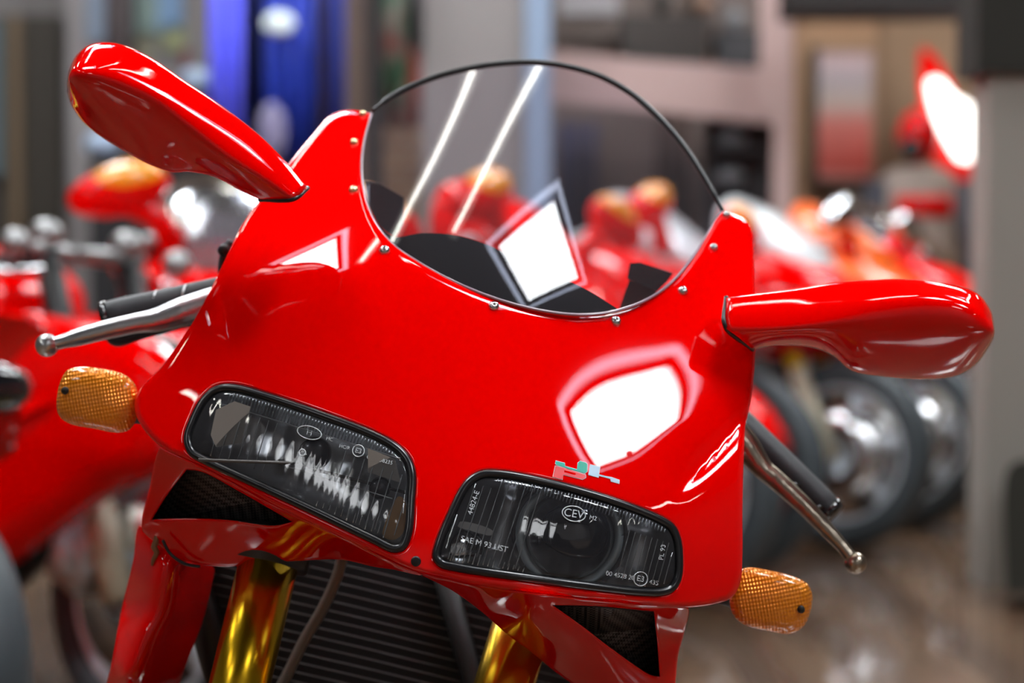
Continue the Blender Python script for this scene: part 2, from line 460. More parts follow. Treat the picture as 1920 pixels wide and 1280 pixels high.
for i, (x, y, r) in enumerate(strips):
    t = thing('strip_light', 'long fluorescent strip light hung under the dark timber ceiling, '+where[i], 'light', (x, y, H-.35), 'fluorescent strip lights', (0, 0, r))
    b = MB(); b.tube([(0, -.75, 0), (0, .75, 0)], .02 if i < 2 else .03); o = b.obj('tube', strip_m); o.parent = t
    b = MB(); b.box((0, 0, .05), (.16, 1.6, .05)); b.box((0, -.6, .2), (.02, .02, .3)); b.box((0, .6, .2), (.02, .02, .3)); o = b.obj('fitting', M['white'], smooth=False); o.parent = t
#ROOM_END

# ------------------------------------------------------------------ main motorcycle
D0 = 1.62; BK = .85
TL = math.radians(17); cT, sT = math.cos(TL), math.sin(TL)
def loc(p): p = np.atleast_2d(p); dx = p[:, 0]-800; dy = p[:, 1]-960; return np.c_[dx*cT+dy*sT, dx*sT-dy*cT]
def unloc(u, v): return (800+u*cT+v*sT, 960+u*sT-v*cT)
ctrl = [(0,-110,.030),(0,-60,.010),(150,-70,.025),(300,-90,.065),(450,-80,.115),(570,-80,.20),
 (0,0,.0),(110,0,.006),(250,0,.032),(400,0,.078),(500,0,.118),(590,0,.19),
 (0,70,.014),(250,70,.042),(400,70,.082),(500,70,.12),(590,60,.19),
 (0,140,.038),(110,140,.042),(250,140,.062),(400,140,.098),(520,140,.155),
 (0,220,.075),(120,220,.078),(230,220,.088),(330,210,.10),(430,215,.14),(520,230,.205),
 (0,310,.122),(140,310,.117),(240,310,.112),(340,310,.128),(430,310,.175),(500,310,.235),
 (0,400,.172),(160,400,.158),(240,400,.147),(330,400,.165),(420,400,.225),(490,400,.30),
 (300,500,.215),(390,500,.25),(460,500,.33),(330,600,.285),(420,600,.34),(340,700,.345),(430,720,.40)]
cp_ = []; cy_ = []
for u, v, b in ctrl:
    cp_.append((u, v)); cy_.append(b*BK)
    if u: cp_.append((-u, v)); cy_.append(b*BK)
L1 = (2.7, 0.3); L2 = (.95, 1.5); L3 = (-2.0, 2.3); A1 = math.radians(-37); A2 = math.radians(40)
def lc(L, ang, x, y): return (L[0]+math.cos(ang)*x-math.sin(ang)*y, L[1]+math.sin(ang)*x+math.cos(ang)*y)
S1 = .60; S2 = .56
def quadmap(px4, L, ang, S, backs, w=1.0):
    """px4: pixels of the (-,-), (-,+), (+,+), (+,-) corners"""
    o = []
    q = np.array(px4, float)
    for a in (-1, 0, 1):
        for b in (-1, 0, 1):
            s_, t = (a+1)/2, (b+1)/2
            p = q[0]*(1-s_)*(1-t)+q[1]*(1-s_)*t+q[2]*s_*t+q[3]*s_*(1-t)
            o.append((p[0], p[1], backs, *lc(L, ang, a*S, b*S), w))
    return o
aims = quadmap([(1020,815),(1165,690),(1335,755),(1177,890)], L1, A1, S1, .10)+[
 (1003,605,.12,.92,.70,.5),(960,640,.11,.55,.2,.5),(1045,640,.12,1.35,.3,.3),(900,700,.09,.3,-.6,.5),(980,700,.10,.8,-.4,.3),(850,800,.05,-.0,-1.3,.4),(930,800,.06,.7,-1.1,.3),(820,720,.08,-.3,-.6,.4),
 (800,620,.10,-.5,.2,.4),(740,700,.08,-1.0,-.4,.4),
 (575,490,.16,*L3,.6),(640,510,.15,L3[0]+.9,L3[1]-.4,.5),(510,480,.19,L3[0]-.9,L3[1]+.1,.5),(580,570,.12,L3[0]-.1,L3[1]-1.3,.5),(590,430,.20,L3[0],L3[1]+1.2,.5),
 (520,640,.10,-2.5,-.5,.4),(620,650,.09,-1.8,-.6,.4),(450,660,.11,-3.2,-.6,.4),(700,560,.14,-1.1,.5,.4),(560,720,.08,-2.3,-1.3,.4),(700,760,.06,-1.3,-1.3,.4)]
G_ = [loc(np.array([[q[0], q[1]]]))[0] for q in aims]; gx_ = [aim(q[0], q[1], D0+q[2], q[3], q[4]) for q in aims]
fair_rbf = GFit(cp_, cy_, G_, gx_, wgv=[q[5] for q in aims])
CRS = np.array([(425,150),(440,180),(462,225),(487,275),(508,320),(520,360),(528,400)], float)
def crease(q):
    """groove where the shoulder bulge meets the lower flank, mirrored left and right"""
    q = np.c_[np.abs(q[:, 0]), q[:, 1]]; best = np.full(len(q), 1e9); sg = np.zeros(len(q)); tt = np.zeros(len(q)); n = len(CRS)-1
    m = (q[:, 0] > 330) & (q[:, 1] > 60) & (q[:, 1] < 520); qi = q[m]; b_ = best[m]; s_ = sg[m]; t_ = tt[m]
    for i in range(n):
        ab = CRS[i+1]-CRS[i]; t = np.clip(((qi-CRS[i])@ab)/(ab@ab), 0, 1); d = qi-(CRS[i]+t[:, None]*ab); r = np.hypot(*d.T)
        k = r < b_; b_[k] = r[k]; s_[k] = (ab[0]*d[:, 1]-ab[1]*d[:, 0])[k]; t_[k] = ((i+t)/n)[k]
    out = np.zeros(len(q)); w_ = np.where(s_ > 0, 34., 15.); r = np.sqrt(b_**2+9)-3
    tap = np.clip(t_/.45, 0, 1)*np.clip((1.02-t_)/.35, 0, 1); tap = tap*tap*(3-2*tap)
    out[m] = .0055*tap*np.exp(-(r/w_)**1.3); return out
def fair(p): q = loc(p); return D0 + fair_rbf(q) + crease(q)

bike = thing('motorcycle', 'large glossy red sport motorcycle seen head-on in front, leaning, with twin headlights', 'motorcycle', (-.05, 2.0, 0))
screen_edge = [(697,213),(684,262),(678,310),(682,360),(698,408),(733,455),(790,495),(860,532),(940,563),(1020,583),(1090,590),(1150,584),(1210,563),(1258,530),(1297,485),(1325,442),(1345,408),(1356,396)]
A = [(640,208),(670,207),(697,213),(697,213)]+screen_edge[1:-1]+[(1356,396),(1356,396),(1378,402),(1400,413),(1411,438),(1414,520),(1418,600),(1416,670),(1408,750),(1397,800),(1397,800),(1394,870),(1392,960),(1392,1040),(1388,1092),(1372,1120),(1340,1132),(1285,1139),
 (1200,1133),(1080,1121),(960,1107),(880,1095),(835,1084),(790,1076),(755,1062),(700,1036),(640,1008),(500,940),(400,886),(350,862),(312,845),(275,812),(254,775),(254,745),(268,722),(300,690),(360,606),(400,532),(430,470),(455,420),(485,378),(520,335),(548,298),(590,248),(615,220)]
Aout = cr(A, 6)
HL1 = cr([(420,722),(400,728),(378,748),(356,790),(347,822),(356,850),(385,868),(480,912),(600,968),(700,1016),(738,1033),(758,1028),(770,1000),(775,940),(777,890),(768,860),(745,835),(700,810),(600,772),(500,738),(450,724)], 6)
HL2 = cr([(905,884),(885,893),(868,910),(845,955),(818,1020),(814,1045),(825,1060),(860,1069),(960,1084),(1080,1100),(1200,1114),(1240,1114),(1262,1106),(1275,1085),(1278,1050),(1274,1010),(1262,985),(1240,970),(1160,938),(1060,908),(980,890),(940,884)], 6)
fairing = sheet('upper_fairing', Aout, [HL1, HL2], fair, M['red'], bike, step=9,
   rolls=[(Aout, True, 13), (HL1, True, 8), (HL2, True, 8)], skirt=.05, skirt_in=10, hole_skirt=.05)

# windscreen
scp = [(u, v) for u, v in loc(np.array(screen_edge))]; scy = list(fair_rbf(np.array(scp))+.001)
for u, v, b in [(0,500,.20),(0,600,.25),(0,700,.305),(0,800,.37),(0,870,.42),(200,500,.20),(200,600,.25),(200,700,.31),(200,800,.375),(300,600,.275),(300,700,.335)]:
    for s_ in ((1, -1) if u else (1,)): scp.append((u*s_+20, v)); scy.append(b*BK)
saims = quadmap([(1020,557),(915,500),(1018,335),(1105,535)], L2, A2, S2, .19)+[
 (1000,200,.32,.9,2.9,.3),(850,300,.27,-.5,2.2,.3),(1180,330,.28,2.5,2.6,.3),(800,420,.20,-.8,1.5,.3),(1250,430,.25,3.4,2.2,.3)]
Gs_ = [loc(np.array([[q[0], q[1]]]))[0] for q in saims]; gs_ = [aim(q[0], q[1], D0+q[2], q[3], q[4]) for q in saims]
nE = len(screen_edge)
scr_rbf = GFit(scp, scy, Gs_, gs_, sd=.02, wx=[10]*nE+[1]*(len(scp)-nE), sg=.0004, h=60, wgv=[q[5] for q in saims])
def scr(p): return D0 + scr_rbf(loc(p)) + .0015
TOP = [(1356,396),(1325,340),(1285,278),(1240,225),(1190,180),(1130,145),(1060,124),(1000,117),(940,119),(870,130),(800,150),(740,178),(697,208)]
scr_out = cr([screen_edge[0]]*2+screen_edge[1:-1]+[TOP[0]]*2+TOP[1:-1], 8)
windscreen = sheet('windscreen', scr_out, [], scr, gl, bike, step=14, skirt=0)
rim = cr(TOP, 8, False); rw = P(rim[:, 0], rim[:, 1], scr(rim))
rr = [.0032 if 3 < i < len(rw)-4 else .0018 for i in range(len(rw))]
MB().tube(rw, rr, 10).obj('screen_trim', M['black'], windscreen, label='black rubber edge along the top of the screen')
se = cr(screen_edge, 8, False); sw = P(se[:, 0], se[:, 1], scr(se)-.0005)
MB().tube(sw, .0014, 8).obj('screen_lip', mat('screen_lip', (.35, .25, .30), .15, coat=1), windscreen)
# screws
def screw(px, py, r=10.5, m='steel'):
    d = fair(np.array([[px, py]]))[0]
    o = np.array(Pt(px, py, d))
    a = P(np.float64(px+2), np.float64(py), fair(np.array([[px+2, py]]))[0])-P(np.float64(px-2), np.float64(py), fair(np.array([[px-2, py]]))[0])
    b = P(np.float64(px), np.float64(py+2), fair(np.array([[px, py+2]]))[0])-P(np.float64(px), np.float64(py-2), fair(np.array([[px, py-2]]))[0])
    n = np.cross(b, a); n /= np.linalg.norm(n)
    if n @ (CC-o) < 0: n = -n
    R = r/2304*D0/1.62*1.04
    b = MB(); b.lathe([(R, -.001), (R, .0006), (R*.92, .0018), (R*.7, .0029), (R*.42, .0035), (R*.30, .0036), (R*.28, .0016), (0, .0015)], o, n, 20)
    return b.obj('screw', M[m], fairing)
for q in [(680,214,8,'brass'),(664,267,9,'brass'),(663,356,9.5,'brass'),(721,469),(926,574),(1155,602),(1280,545),(1338,464,9),(1362,403,8)]: screw(*q)
MB().lathe([(.0042, -.002), (.0042, .0008), (.003, .0012), (0, .0012)], Pt(780, 1052, fair(np.array([[780,1052]]))[0]-.0005), (0, -1, 0), 16).obj('nose_screw', M['black'], fairing)

# under-nose panels with ducts
def fd(x, y): return fair_rbf(loc(np.array([[x, y]])))[0]
BL = [(300,840),(312,845),(350,862),(400,886),(500,940),(640,1008),(700,1036),(755,1062),(790,1076),(790,1078),(740,1068),(700,1062),(640,1049),(560,1051),(480,1056),(430,1062),(400,1061),(350,1052),(320,1041),(288,1014),(268,996),(266,975),(280,915)]
BLo = cr(BL, 6)
BLh = cr([(350,880),(350,880),(378,884),(450,922),(500,950),(548,978),(548,978),(515,985),(420,974),(320,972),(284,974),(284,974),(315,925)], 6)
def under(crease, low):
    X = []; Y = []
    for x, y in crease: X.append((x, y)); Y.append(fd(x, y))
    for x, y, b in low: X.append((x, y)); Y.append(b)
    r = RBF(X, Y, lam=1e-4); return lambda p: D0 + r(p)
bl_d = under([(300,840),(350,862),(400,886),(500,940),(640,1008),(700,1036),(790,1076)],
  [(266,985,.165),(284,915,.15),(290,1015,.172),(350,1052,.165),(430,1062,.155),(560,1051,.13),(640,1049,.10),(720,1066,.05),(300,972,.155),(420,974,.125),(520,985,.10)])
und_l = sheet('lower_fairing_lip', BLo, [BLh], lambda p: bl_d(p)+.001, M['red'], bike, step=9, rolls=[(BLo, True, 5), (BLh, True, 7)], skirt=.03, skirt_in=6, hole_skirt=.03)
BR = [(790,1076),(835,1084),(880,1095),(960,1107),(1080,1121),(1200,1133),(1285,1139),(1290,1141),(1284,1180),(1272,1225),(1258,1278),(1240,1286),(1180,1268),(1120,1278),(1085,1285),(1040,1258),(1000,1225),(950,1188),(905,1148),(850,1108)]
BR = [(790,1076),(835,1084),(880,1095),(960,1107),(1080,1121),(1200,1133),(1285,1139),(1290,1141),(1284,1180),(1272,1225),(1262,1300),(1240,1340),(1180,1345),(1110,1310),(1085,1290),(1040,1258),(1000,1225),(950,1188),(905,1148),(850,1108)]
BRo = cr(BR, 6)
BRh = cr([(1036,1134),(1036,1134),(1120,1136),(1226,1146),(1226,1146),(1232,1200),(1237,1268),(1237,1268),(1222,1266),(1150,1218),(1090,1172)], 6)
br_d = under([(790,1076),(835,1084),(880,1095),(960,1107),(1080,1121),(1200,1133),(1285,1139)],
  [(850,1108,.045),(905,1148,.075),(950,1188,.10),(1000,1225,.125),(1085,1290,.155),(1110,1310,.16),(1255,1290,.15),(1270,1225,.148),(1284,1180,.14),(1230,1280,.135),(1050,1185,.06),(1150,1235,.10),(1240,1160,.10),(980,1160,.045)])
und_r = sheet('lower_fairing_lip', BRo, [BRh], lambda p: br_d(p)+.001, M['red'], bike, step=9, rolls=[(BRo, True, 5), (BRh, True, 7)], skirt=.03, skirt_in=6, hole_skirt=.03)
# ducts: walls narrowing back to a mesh grille
mesh_m = mat('duct_mesh', (.10, .09, .09), .5, .5)
nt = mesh_m.node_tree; ck = nt.nodes.new('ShaderNodeTexChecker'); ck.inputs['Scale'].default_value = 420
ck.inputs[1].default_value = (.16, .15, .15, 1); ck.inputs[2].default_value = (.01, .01, .01, 1); tc = nt.nodes.new('ShaderNodeTexCoord')
nt.links.new(tc.outputs['Object'], ck.inputs[0]); nt.links.new(ck.outputs[0], nt.nodes['Principled BSDF'].inputs['Base Color'])
for hole, df, par in ((BLh, bl_d, und_l), (BRh, br_d, und_r)):
    c = hole.mean(0); rings = []
    for k, (s_, dz) in enumerate([(1.02, .012), (.97, .04), (.86, .075), (.72, .11)]):
        q = c+(hole-c)*s_; rings.append(P(q[:, 0], q[:, 1], df(hole)+dz))
    b = MB(); b.loft(rings, cap=False); b.obj('air_duct', M['black'], par)
    b = MB(); q = c+(hole-c)*.97; b.add(list(P(q[:, 0], q[:, 1], df(hole)+.045)), [tuple(range(len(q)))]); b.obj('duct_mesh', mesh_m, par, False)

# headlights
bez_m = mat('headlight_rubber', (.008, .008, .010), .28, coat=.4, coat_rough=.1)
def hl(outl, name, label, inner):
    t = bpy.data.objects.new(name, None); COL.objects.link(t); t.location = Pt(*outl.mean(0), D0+.03)
    t.parent = bike; t.matrix_parent_inverse = Matrix.Translation(-Vector(bike.location)); t['label'] = label
    c = outl.mean(0)
    def off(dst):
        tt = np.roll(outl, -1, 0)-np.roll(outl, 1, 0); nn = np.c_[-tt[:, 1], tt[:, 0]]; nn /= np.linalg.norm(nn, axis=1)[:, None]
        s_ = np.where(inside(outl+nn, outl), 1, -1)[:, None]; return outl+nn*s_*dst
    a = off(5); w_ = P(a[:, 0], a[:, 1], fair(a)+.001)
    ring = list(w_)+[w_[0]]
    b = MB(); b.tube(ring, .0037, 12, cap=False); b.obj('rubber_surround', bez_m, t)
    lo = off(9)
    sheet('glass_lens', lo, [], lambda p: fair(p)-.0015+.0*p[:, 0], lens, t, step=12, rolls=[(lo, True, 14)], skirt=0)
    # bowl
    rings = []
    for s_, dz in [(1.0, .004), (.99, .02), (.93, .045), (.80, .065), (.55, .078), (.25, .084), (.02, .085)]:
        q = c+(lo-c)*s_; rings.append(P(q[:, 0], q[:, 1], (fair(lo) if s_ > .95 else fair(lo)*s_+(1-s_)*(fair(c[None])[0]))+dz))
    return t, lo, rings
refl = mat('reflector', (.80, .81, .84), .28, .85, bump=('wave', 14, .7, (0, math.radians(-14), 0)))
hs_dark = mat('housing_dark', (.05, .05, .06), .25, .3, coat=.5)
# left headlight: fluted lens over a wide reflector
def stroke_ribs(name, segs, lo, df, m, par, r=.00048):
    b = MB()
    for (u0, v0), (u1, v1) in segs:
        a = np.array(unloc(u0, v0)); c = np.array(unloc(u1, v1)); q = a+(c-a)*np.linspace(0, 1, 9)[:, None]
        q = q[inside(q, lo) & (dist_poly(q, lo) > 5)]
        if len(q) > 2: b.tube(P(q[:, 0], q[:, 1], df(q)-.0008), r, 5)
    return b.obj(name, m, par)
rib_m = mat('lens_rib', (.68, .70, .72), .15, 0, coat=1)
def text_on(s_, px, py, size, ang, m, par, df, name='lettering', lift=.002, spacing=1.0, thick=.0):
    c = bpy.data.curves.new('tmp', 'FONT'); c.body = s_; c.size = 1; c.align_x = 'CENTER'; c.align_y = 'CENTER'; c.space_character = spacing
    if thick: c.offset = thick
    o = bpy.data.objects.new('tmp', c); COL.objects.link(o); bpy.context.view_layer.update()
    me = bpy.data.meshes.new_from_object(o.evaluated_get(bpy.context.evaluated_depsgraph_get()))
    bpy.data.objects.remove(o)
    V = np.array([v.co[:2] for v in me.vertices]); a = math.radians(ang)
    x = px+size*(V[:, 0]*math.cos(a)+V[:, 1]*math.sin(a)); y = py+size*(V[:, 0]*math.sin(a)-V[:, 1]*math.cos(a))
    F = [tuple(p.vertices) for p in me.polygons]
    return mesh_obj(name, P(x, y, df(np.c_[x, y])-lift), F, m, par, False)
def ring_on(px, py, rx, ry, ang, m, par, df, name='emblem_ring', r=.0005, lift=.002):
    a = math.radians(ang); t = np.linspace(0, 2*math.pi, 41)
    x = px+rx*np.cos(t)*math.cos(a)-ry*np.sin(t)*math.sin(a); y = py+rx*np.cos(t)*math.sin(a)+ry*np.sin(t)*math.cos(a)
    return MB().tube(P(x, y, fair(np.c_[x, y])-lift), r, 6, cap=False).obj(name, m, par)
let_m = mat('moulded_lettering', (.60, .63, .66), .2, coat=1)

h1, lo1, rg1 = hl(HL1, 'headlight', 'left-hand headlight, wide fluted lens over one open reflector', 0)
MB().loft(rg1, cap=False).obj('reflector_bowl', refl, h1)
def lpt(u, v, dd): x, y = unloc(u, v); return Pt(x, y, D0+dd)
def vtube(a, b, r, n=20, sx=1): return MB().tube([a, b], r, n)
c0 = np.array(loc(np.array([[585, 868]])))[0]
MB().lathe([(.014, -.01), (.014, .002), (.011, .005), (.006, .0065), (0, .007)], Pt(590, 850, D0+.095), (0, -1, 0), 24).obj('bulb_shield', hs_dark, h1)
MB().lathe([(.009, -.01), (.009, .004), (.006, .006), (0, .007)], Pt(712, 915, D0+.07), (0, -1, 0), 20).obj('parking_bulb', hs_dark, h1)
# divider plates inside the reflector
for (xa, ya), (xb, yb), col in (((372,862),(560,868),M['fin']), ((590,880),(768,925),M['fin'])):
    a = np.array(Pt(xa, ya, D0+.075)); b2 = np.array(Pt(xb, yb, D0+.075)); n_ = np.array([0, .03, 0])
    MB().tube([a, b2], .0014, 6).obj('reflector_rib', col, h1)
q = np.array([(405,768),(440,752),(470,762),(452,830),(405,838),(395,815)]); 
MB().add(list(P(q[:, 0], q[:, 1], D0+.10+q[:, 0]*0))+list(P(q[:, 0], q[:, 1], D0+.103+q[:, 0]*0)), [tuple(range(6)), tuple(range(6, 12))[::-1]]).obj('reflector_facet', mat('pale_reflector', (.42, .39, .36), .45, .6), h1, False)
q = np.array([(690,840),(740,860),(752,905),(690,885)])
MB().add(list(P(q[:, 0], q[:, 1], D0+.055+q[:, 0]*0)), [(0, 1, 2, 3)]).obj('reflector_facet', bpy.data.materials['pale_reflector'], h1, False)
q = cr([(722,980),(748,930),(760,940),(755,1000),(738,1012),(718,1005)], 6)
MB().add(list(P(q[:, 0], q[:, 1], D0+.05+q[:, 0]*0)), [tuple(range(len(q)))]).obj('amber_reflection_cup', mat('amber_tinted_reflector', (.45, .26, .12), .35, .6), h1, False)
segs = []
ul = loc(lo1); u0, u1, v0, v1 = ul[:, 0].min(), ul[:, 0].max(), ul[:, 1].min(), ul[:, 1].max()
for k in range(7): segs.append(((u0+48+k*17, v0+62), (u0+48+k*17, v1-38)))
for k in range(8): segs.append(((u1-20-k*19, v0+4), (u1-20-k*19, v1-64+k*2)))
for k in range(30): segs.append(((u0+40+k*12.5, v0), (u0+40+k*12.5, v0+40)))
segs += [((u0+30, v1-34), (u1, v1-34)), ((u0+160, v0+85), (u1-10, v0+85))]
stroke_ribs('lens_flutes', segs, lo1, fair, rib_m, h1)
segs = [((u0+50+k*6.2, v1-32), (u0+50+k*6.2, v1-8)) for k in range(62)]
stroke_ribs('lens_prisms', segs, lo1, fair, mat('lens_prism', (.30, .32, .35), .2, coat=1), h1, .0006)
ring_on(580, 811, 23, 12, 14, let_m, h1, fair); text_on('H', 580, 811, 16, 14, let_m, h1, fair, thick=-.02)
ring_on(672, 845, 11, 11, 14, let_m, h1, fair); text_on('E3', 672, 845, 13, 14, let_m, h1, fair)
text_on('MC', 618, 823, 9, 14, let_m, h1, fair); text_on('HC/R', 646, 838, 9, 14, let_m, h1, fair); text_on('0134058235', 712, 862, 10, 14, let_m, h1, fair)
ring_on(567, 848, 6, 6, 14, let_m, h1, fair)
text_on('- -', 567, 848, 20, 14, let_m, h1, fair)

h2, lo2, rg2 = hl(HL2, 'headlight', 'right-hand headlight, fluted lens with one round dark projector', 0)
MB().loft(rg2, cap=False).obj('reflector_bowl', refl, h2)
pc = (1068, 1002); pr = 84/2304*1.045
prj = MB().lathe([(pr, .0), (pr*.97, .008), (pr*.85, .017), (pr*.62, .026), (pr*.3, .031), (0, .032)], Pt(*pc, D0+.075), (-.02, -1, .0), 40).obj('projector_lens', mat('projector_glass', (.012, .014, .02), .06, coat=1, coat_ior=1.7), h2)
MB().tube([Vector(Pt(*pc, D0+.072)) + Vector((math.cos(t), 0, math.sin(t)))*(pr*1.10) for t in np.linspace(0, 2*math.pi, 49)], .0042, 10, cap=False).obj('projector_ring', mat('projector_ring', (.50, .57, .60), .35, .5), h2)
b = MB(); b.lathe([(pr*1.12, 0), (pr*1.3, .012), (pr*1.32, -.02)], Pt(*pc, D0+.095), (0, -1, 0), 40); b.obj('projector_housing', hs_dark, h2)
ul = loc(lo2); u0, u1, v0, v1 = ul[:, 0].min(), ul[:, 0].max(), ul[:, 1].min(), ul[:, 1].max()
segs = []
for k in range(10): segs.append(((u0+10+k*15, v0+6), (u0+14+k*15, v1-18)))
for k in range(9): segs.append(((u1-16-k*11, v0+36), (u1-20-k*11, v1-40)))
for k in range(46): segs.append(((u0+20+k*9.4, v0), (u0+20+k*9.4, v0+(34 if k < 16 else 20))))
stroke_ribs('lens_flutes', segs, lo2, fair, rib_m, h2)
segs = [((u0+60+k*6.4, v1-24), (u0+60+k*6.4, v1-6)) for k in range(62)]
stroke_ribs('lens_prisms', segs, lo2, fair, bpy.data.materials['lens_prism'], h2, .0005)
ring_on(1076, 963, 22, 14, 12, let_m, h2, fair); text_on('CEV', 1076, 963, 21, 10, let_m, h2, fair)
text_on('SAE M 93 LIST', 908, 1020, 15, 14, let_m, h2, fair)
text_on('44824-E', 888, 942, 14, -72, let_m, h2, fair)
ring_on(1201, 1085, 13, 13, 12, let_m, h2, fair); text_on('E3', 1201, 1085, 15, 12, let_m, h2, fair)
text_on('00 4528 20', 1163, 1079, 12, 10, let_m, h2, fair); text_on('435', 1226, 1092, 12, 10, let_m, h2, fair); text_on('PL 93', 1242, 1035, 13, -80, let_m, h2, fair); text_on('M2', 1112, 971, 11, 12, let_m, h2, fair)
# right-hand parking reflector on the inner side
MB().lathe([(.020, -.004), (.017, .004), (.009, .008), (0, .009)], Pt(868, 1030, D0+.045), (.3, -1, .1), 24).obj('parking_reflector', M['chrome'], h2)
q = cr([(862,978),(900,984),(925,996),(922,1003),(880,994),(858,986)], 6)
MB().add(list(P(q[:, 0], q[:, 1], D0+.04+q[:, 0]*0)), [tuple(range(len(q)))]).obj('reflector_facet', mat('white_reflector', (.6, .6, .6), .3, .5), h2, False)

# sticker above the right headlight
stk = bpy.data.objects.new('sticker', None); COL.objects.link(stk); stk.location = Pt(1090, 885, D0+.05); stk.parent = bike; stk.matrix_parent_inverse = Matrix.Translation(-Vector(bike.location)); stk['label'] = 'green, red and pale blue geometric sticker'
def decal(name, pts, m, lift=.0006):
    q = cr(pts, 3) if len(pts) > 8 else np.array(pts, float)
    mesh_obj(name, P(q[:, 0], q[:, 1], fair(q)-lift), [tuple(range(len(q)))], m, stk, False)
def cpx(l): return [(980+x/8.0, 820+y/8.0) for x, y in l]
teal = mat('sticker_teal', (.0, .42, .30), .4); pink = mat('sticker_red', (.88, .06, .07), .4); pale = mat('sticker_pale_blue', (.50, .68, .84), .4); outl_m = mat('sticker_edge', (.75, .70, .72), .4)
def poly_decal(name, pts, m):
    c = np.mean(pts, 0); pts = np.array(pts)
    tt = np.roll(pts, -1, 0)-np.roll(pts, 1, 0); nn = np.c_[-tt[:, 1], tt[:, 0]]; nn /= np.linalg.norm(nn, axis=1)[:, None]
    sg = np.where(inside(pts+nn*.3, pts), -1, 1)[:, None]; big = pts+nn*sg*1.1
    mesh_obj(name+'_edge', P(big[:, 0], big[:, 1], fair(big)-.0004), [tuple(range(len(big)))], outl_m, stk, False)
    mesh_obj(name, P(pts[:, 0], pts[:, 1], fair(pts)-.0007), [tuple(range(len(pts)))], m, stk, False)
poly_decal('red_patch', cpx([(490,425),(600,450),(945,560),(945,600),(900,625),(610,555),(595,630),(455,590)]), pink)
poly_decal('teal_patch', cpx([(495,350),(630,385),(635,430),(815,480),(830,380),(860,355),(945,375),(968,400),(965,510),(935,535),(700,470),(510,408),(492,390)]), teal)
poly_decal('pale_patch', cpx([(1015,405),(1160,440),(1135,598),(990,560)]), pale)
poly_decal('pale_link', cpx([(1145,550),(1330,598),(1450,640),(1450,688),(1325,655),(1318,615),(1145,568)]), pale)
poly_decal('red_slot', cpx([(625,490),(790,532),(800,548),(780,560),(620,520)]), M['redbg'])

# ------------------------------------------------------------------ mirrors
def mirror(stations, depths, label, full=0.0):
    T = cr([s_[0] for s_ in stations], 10, False)
    n = 60
    def res(pts, n):
        pts = np.array(pts, float); t = np.arange(len(pts)); q = cr(np.c_[pts], 8, False); L = np.r_[0, np.cumsum(np.hypot(*np.diff(q, axis=0)[:, :2].T))]
        return q
    # catmull through stations in parameter space
    def interp(arr, n):
        arr = np.array(arr, float); m = len(arr); out = []
        for k in range(n):
            x = k/(n-1)*(m-1); i = min(int(x), m-2); t = x-i
            p1, p2 = arr[i], arr[i+1]; p0 = arr[i-1] if i > 0 else 2*p1-p2; p3 = arr[i+2] if i+2 < m else 2*p2-p1
            out.append(.5*((2*p1)+(-p0+p2)*t+(2*p0-5*p1+4*p2-p3)*t*t+(-p0+3*p1-3*p2+p3)*t**3))
        return np.array(out)
    Tn = interp([s_[0] for s_ in stations], n); Rn = interp([s_[1] for s_ in stations], n); Bn = interp([s_[2] for s_ in stations], n); Dn = interp(depths, n)
    rings = []
    for T_, R_, B_, (dt, dr, db, th) in zip(Tn, Rn, Bn, Dn):
        k = [(*T_, dt), (*(T_*.55+R_*.45), dt*.35+dr*.65-.001), (*R_, dr), (*(R_*.62+B_*.38), dr*(.78+.16*full)+db*(.22-.16*full)), (*(R_*.22+B_*.78), dr*(.30+.22*full)+db*(.70-.22*full)-.001), (*B_, db), (*(B_*.85+T_*.15), max(db, dt)+th), (*(T_*.85+B_*.15), max(db, dt)+th)]
        q = cr_param(np.array(k), 5)
        rings.append(P(q[:, 0], q[:, 1], q[:, 2]))
    o = MB().loft(rings).obj('mirror', M['red'], bike, label=label)
    g = [Rn[0]*0+Tn[0], Rn[0], Bn[0]]
    gd = Dn[0]; q = cr([(*Tn[0], gd[0]-.0), (*Rn[0], gd[1]), (*Bn[0], gd[2])], 6, False)
    MB().tube(P(q[:, 0], q[:, 1], q[:, 2]+.0015), .0022, 8).obj('mirror_gasket', M['black'], o)
    return o
def cr_param(arr, k):
    m = len(arr); out = []
    for i in range(m):
        p0, p1, p2, p3 = arr[i-1], arr[i], arr[(i+1) % m], arr[(i+2) % m]
        for j in range(k):
            t = j/k; out.append(.5*((2*p1)+(-p0+p2)*t+(2*p0-5*p1+4*p2-p3)*t*t+(-p0+3*p1-3*p2+p3)*t**3))
    return np.array(out)
def dep(n, base, tip, pr0, pr1, slope=.6):
    o = []
    for i in range(n):
        t = i/(n-1); d = D0+base+(tip-base)*t; pr_ = pr0+(pr1-pr0)*min(1, t*1.6)
        if i == n-1: pr_ *= .45
        elif i == n-2: pr_ *= .8
        elif i == n-3: pr_ *= .95
        o.append((d, d-pr_, d+pr_*slope, .008+.02*min(1, t*2)*(.3 if i == n-1 else 1)))
    return o
ML = [((577,352),(551,373),(487,374)),((530,296),(495,334),(450,357)),((474,243),(425,290),(402,332)),((400,187),(352,232),(356,322)),((345,150),(292,186),(320,322)),((292,113),(233,158),(272,305)),((243,88),(188,143),(222,277)),((203,79),(157,139),(180,250)),((167,84),(138,138),(152,224)),((141,106),(129,143),(134,197)),((129,133),(126,152),(126,172))]
mirror(ML, dep(11, .135, .175, .022, .052), 'rear-view mirror on the upper left, its underside dark')
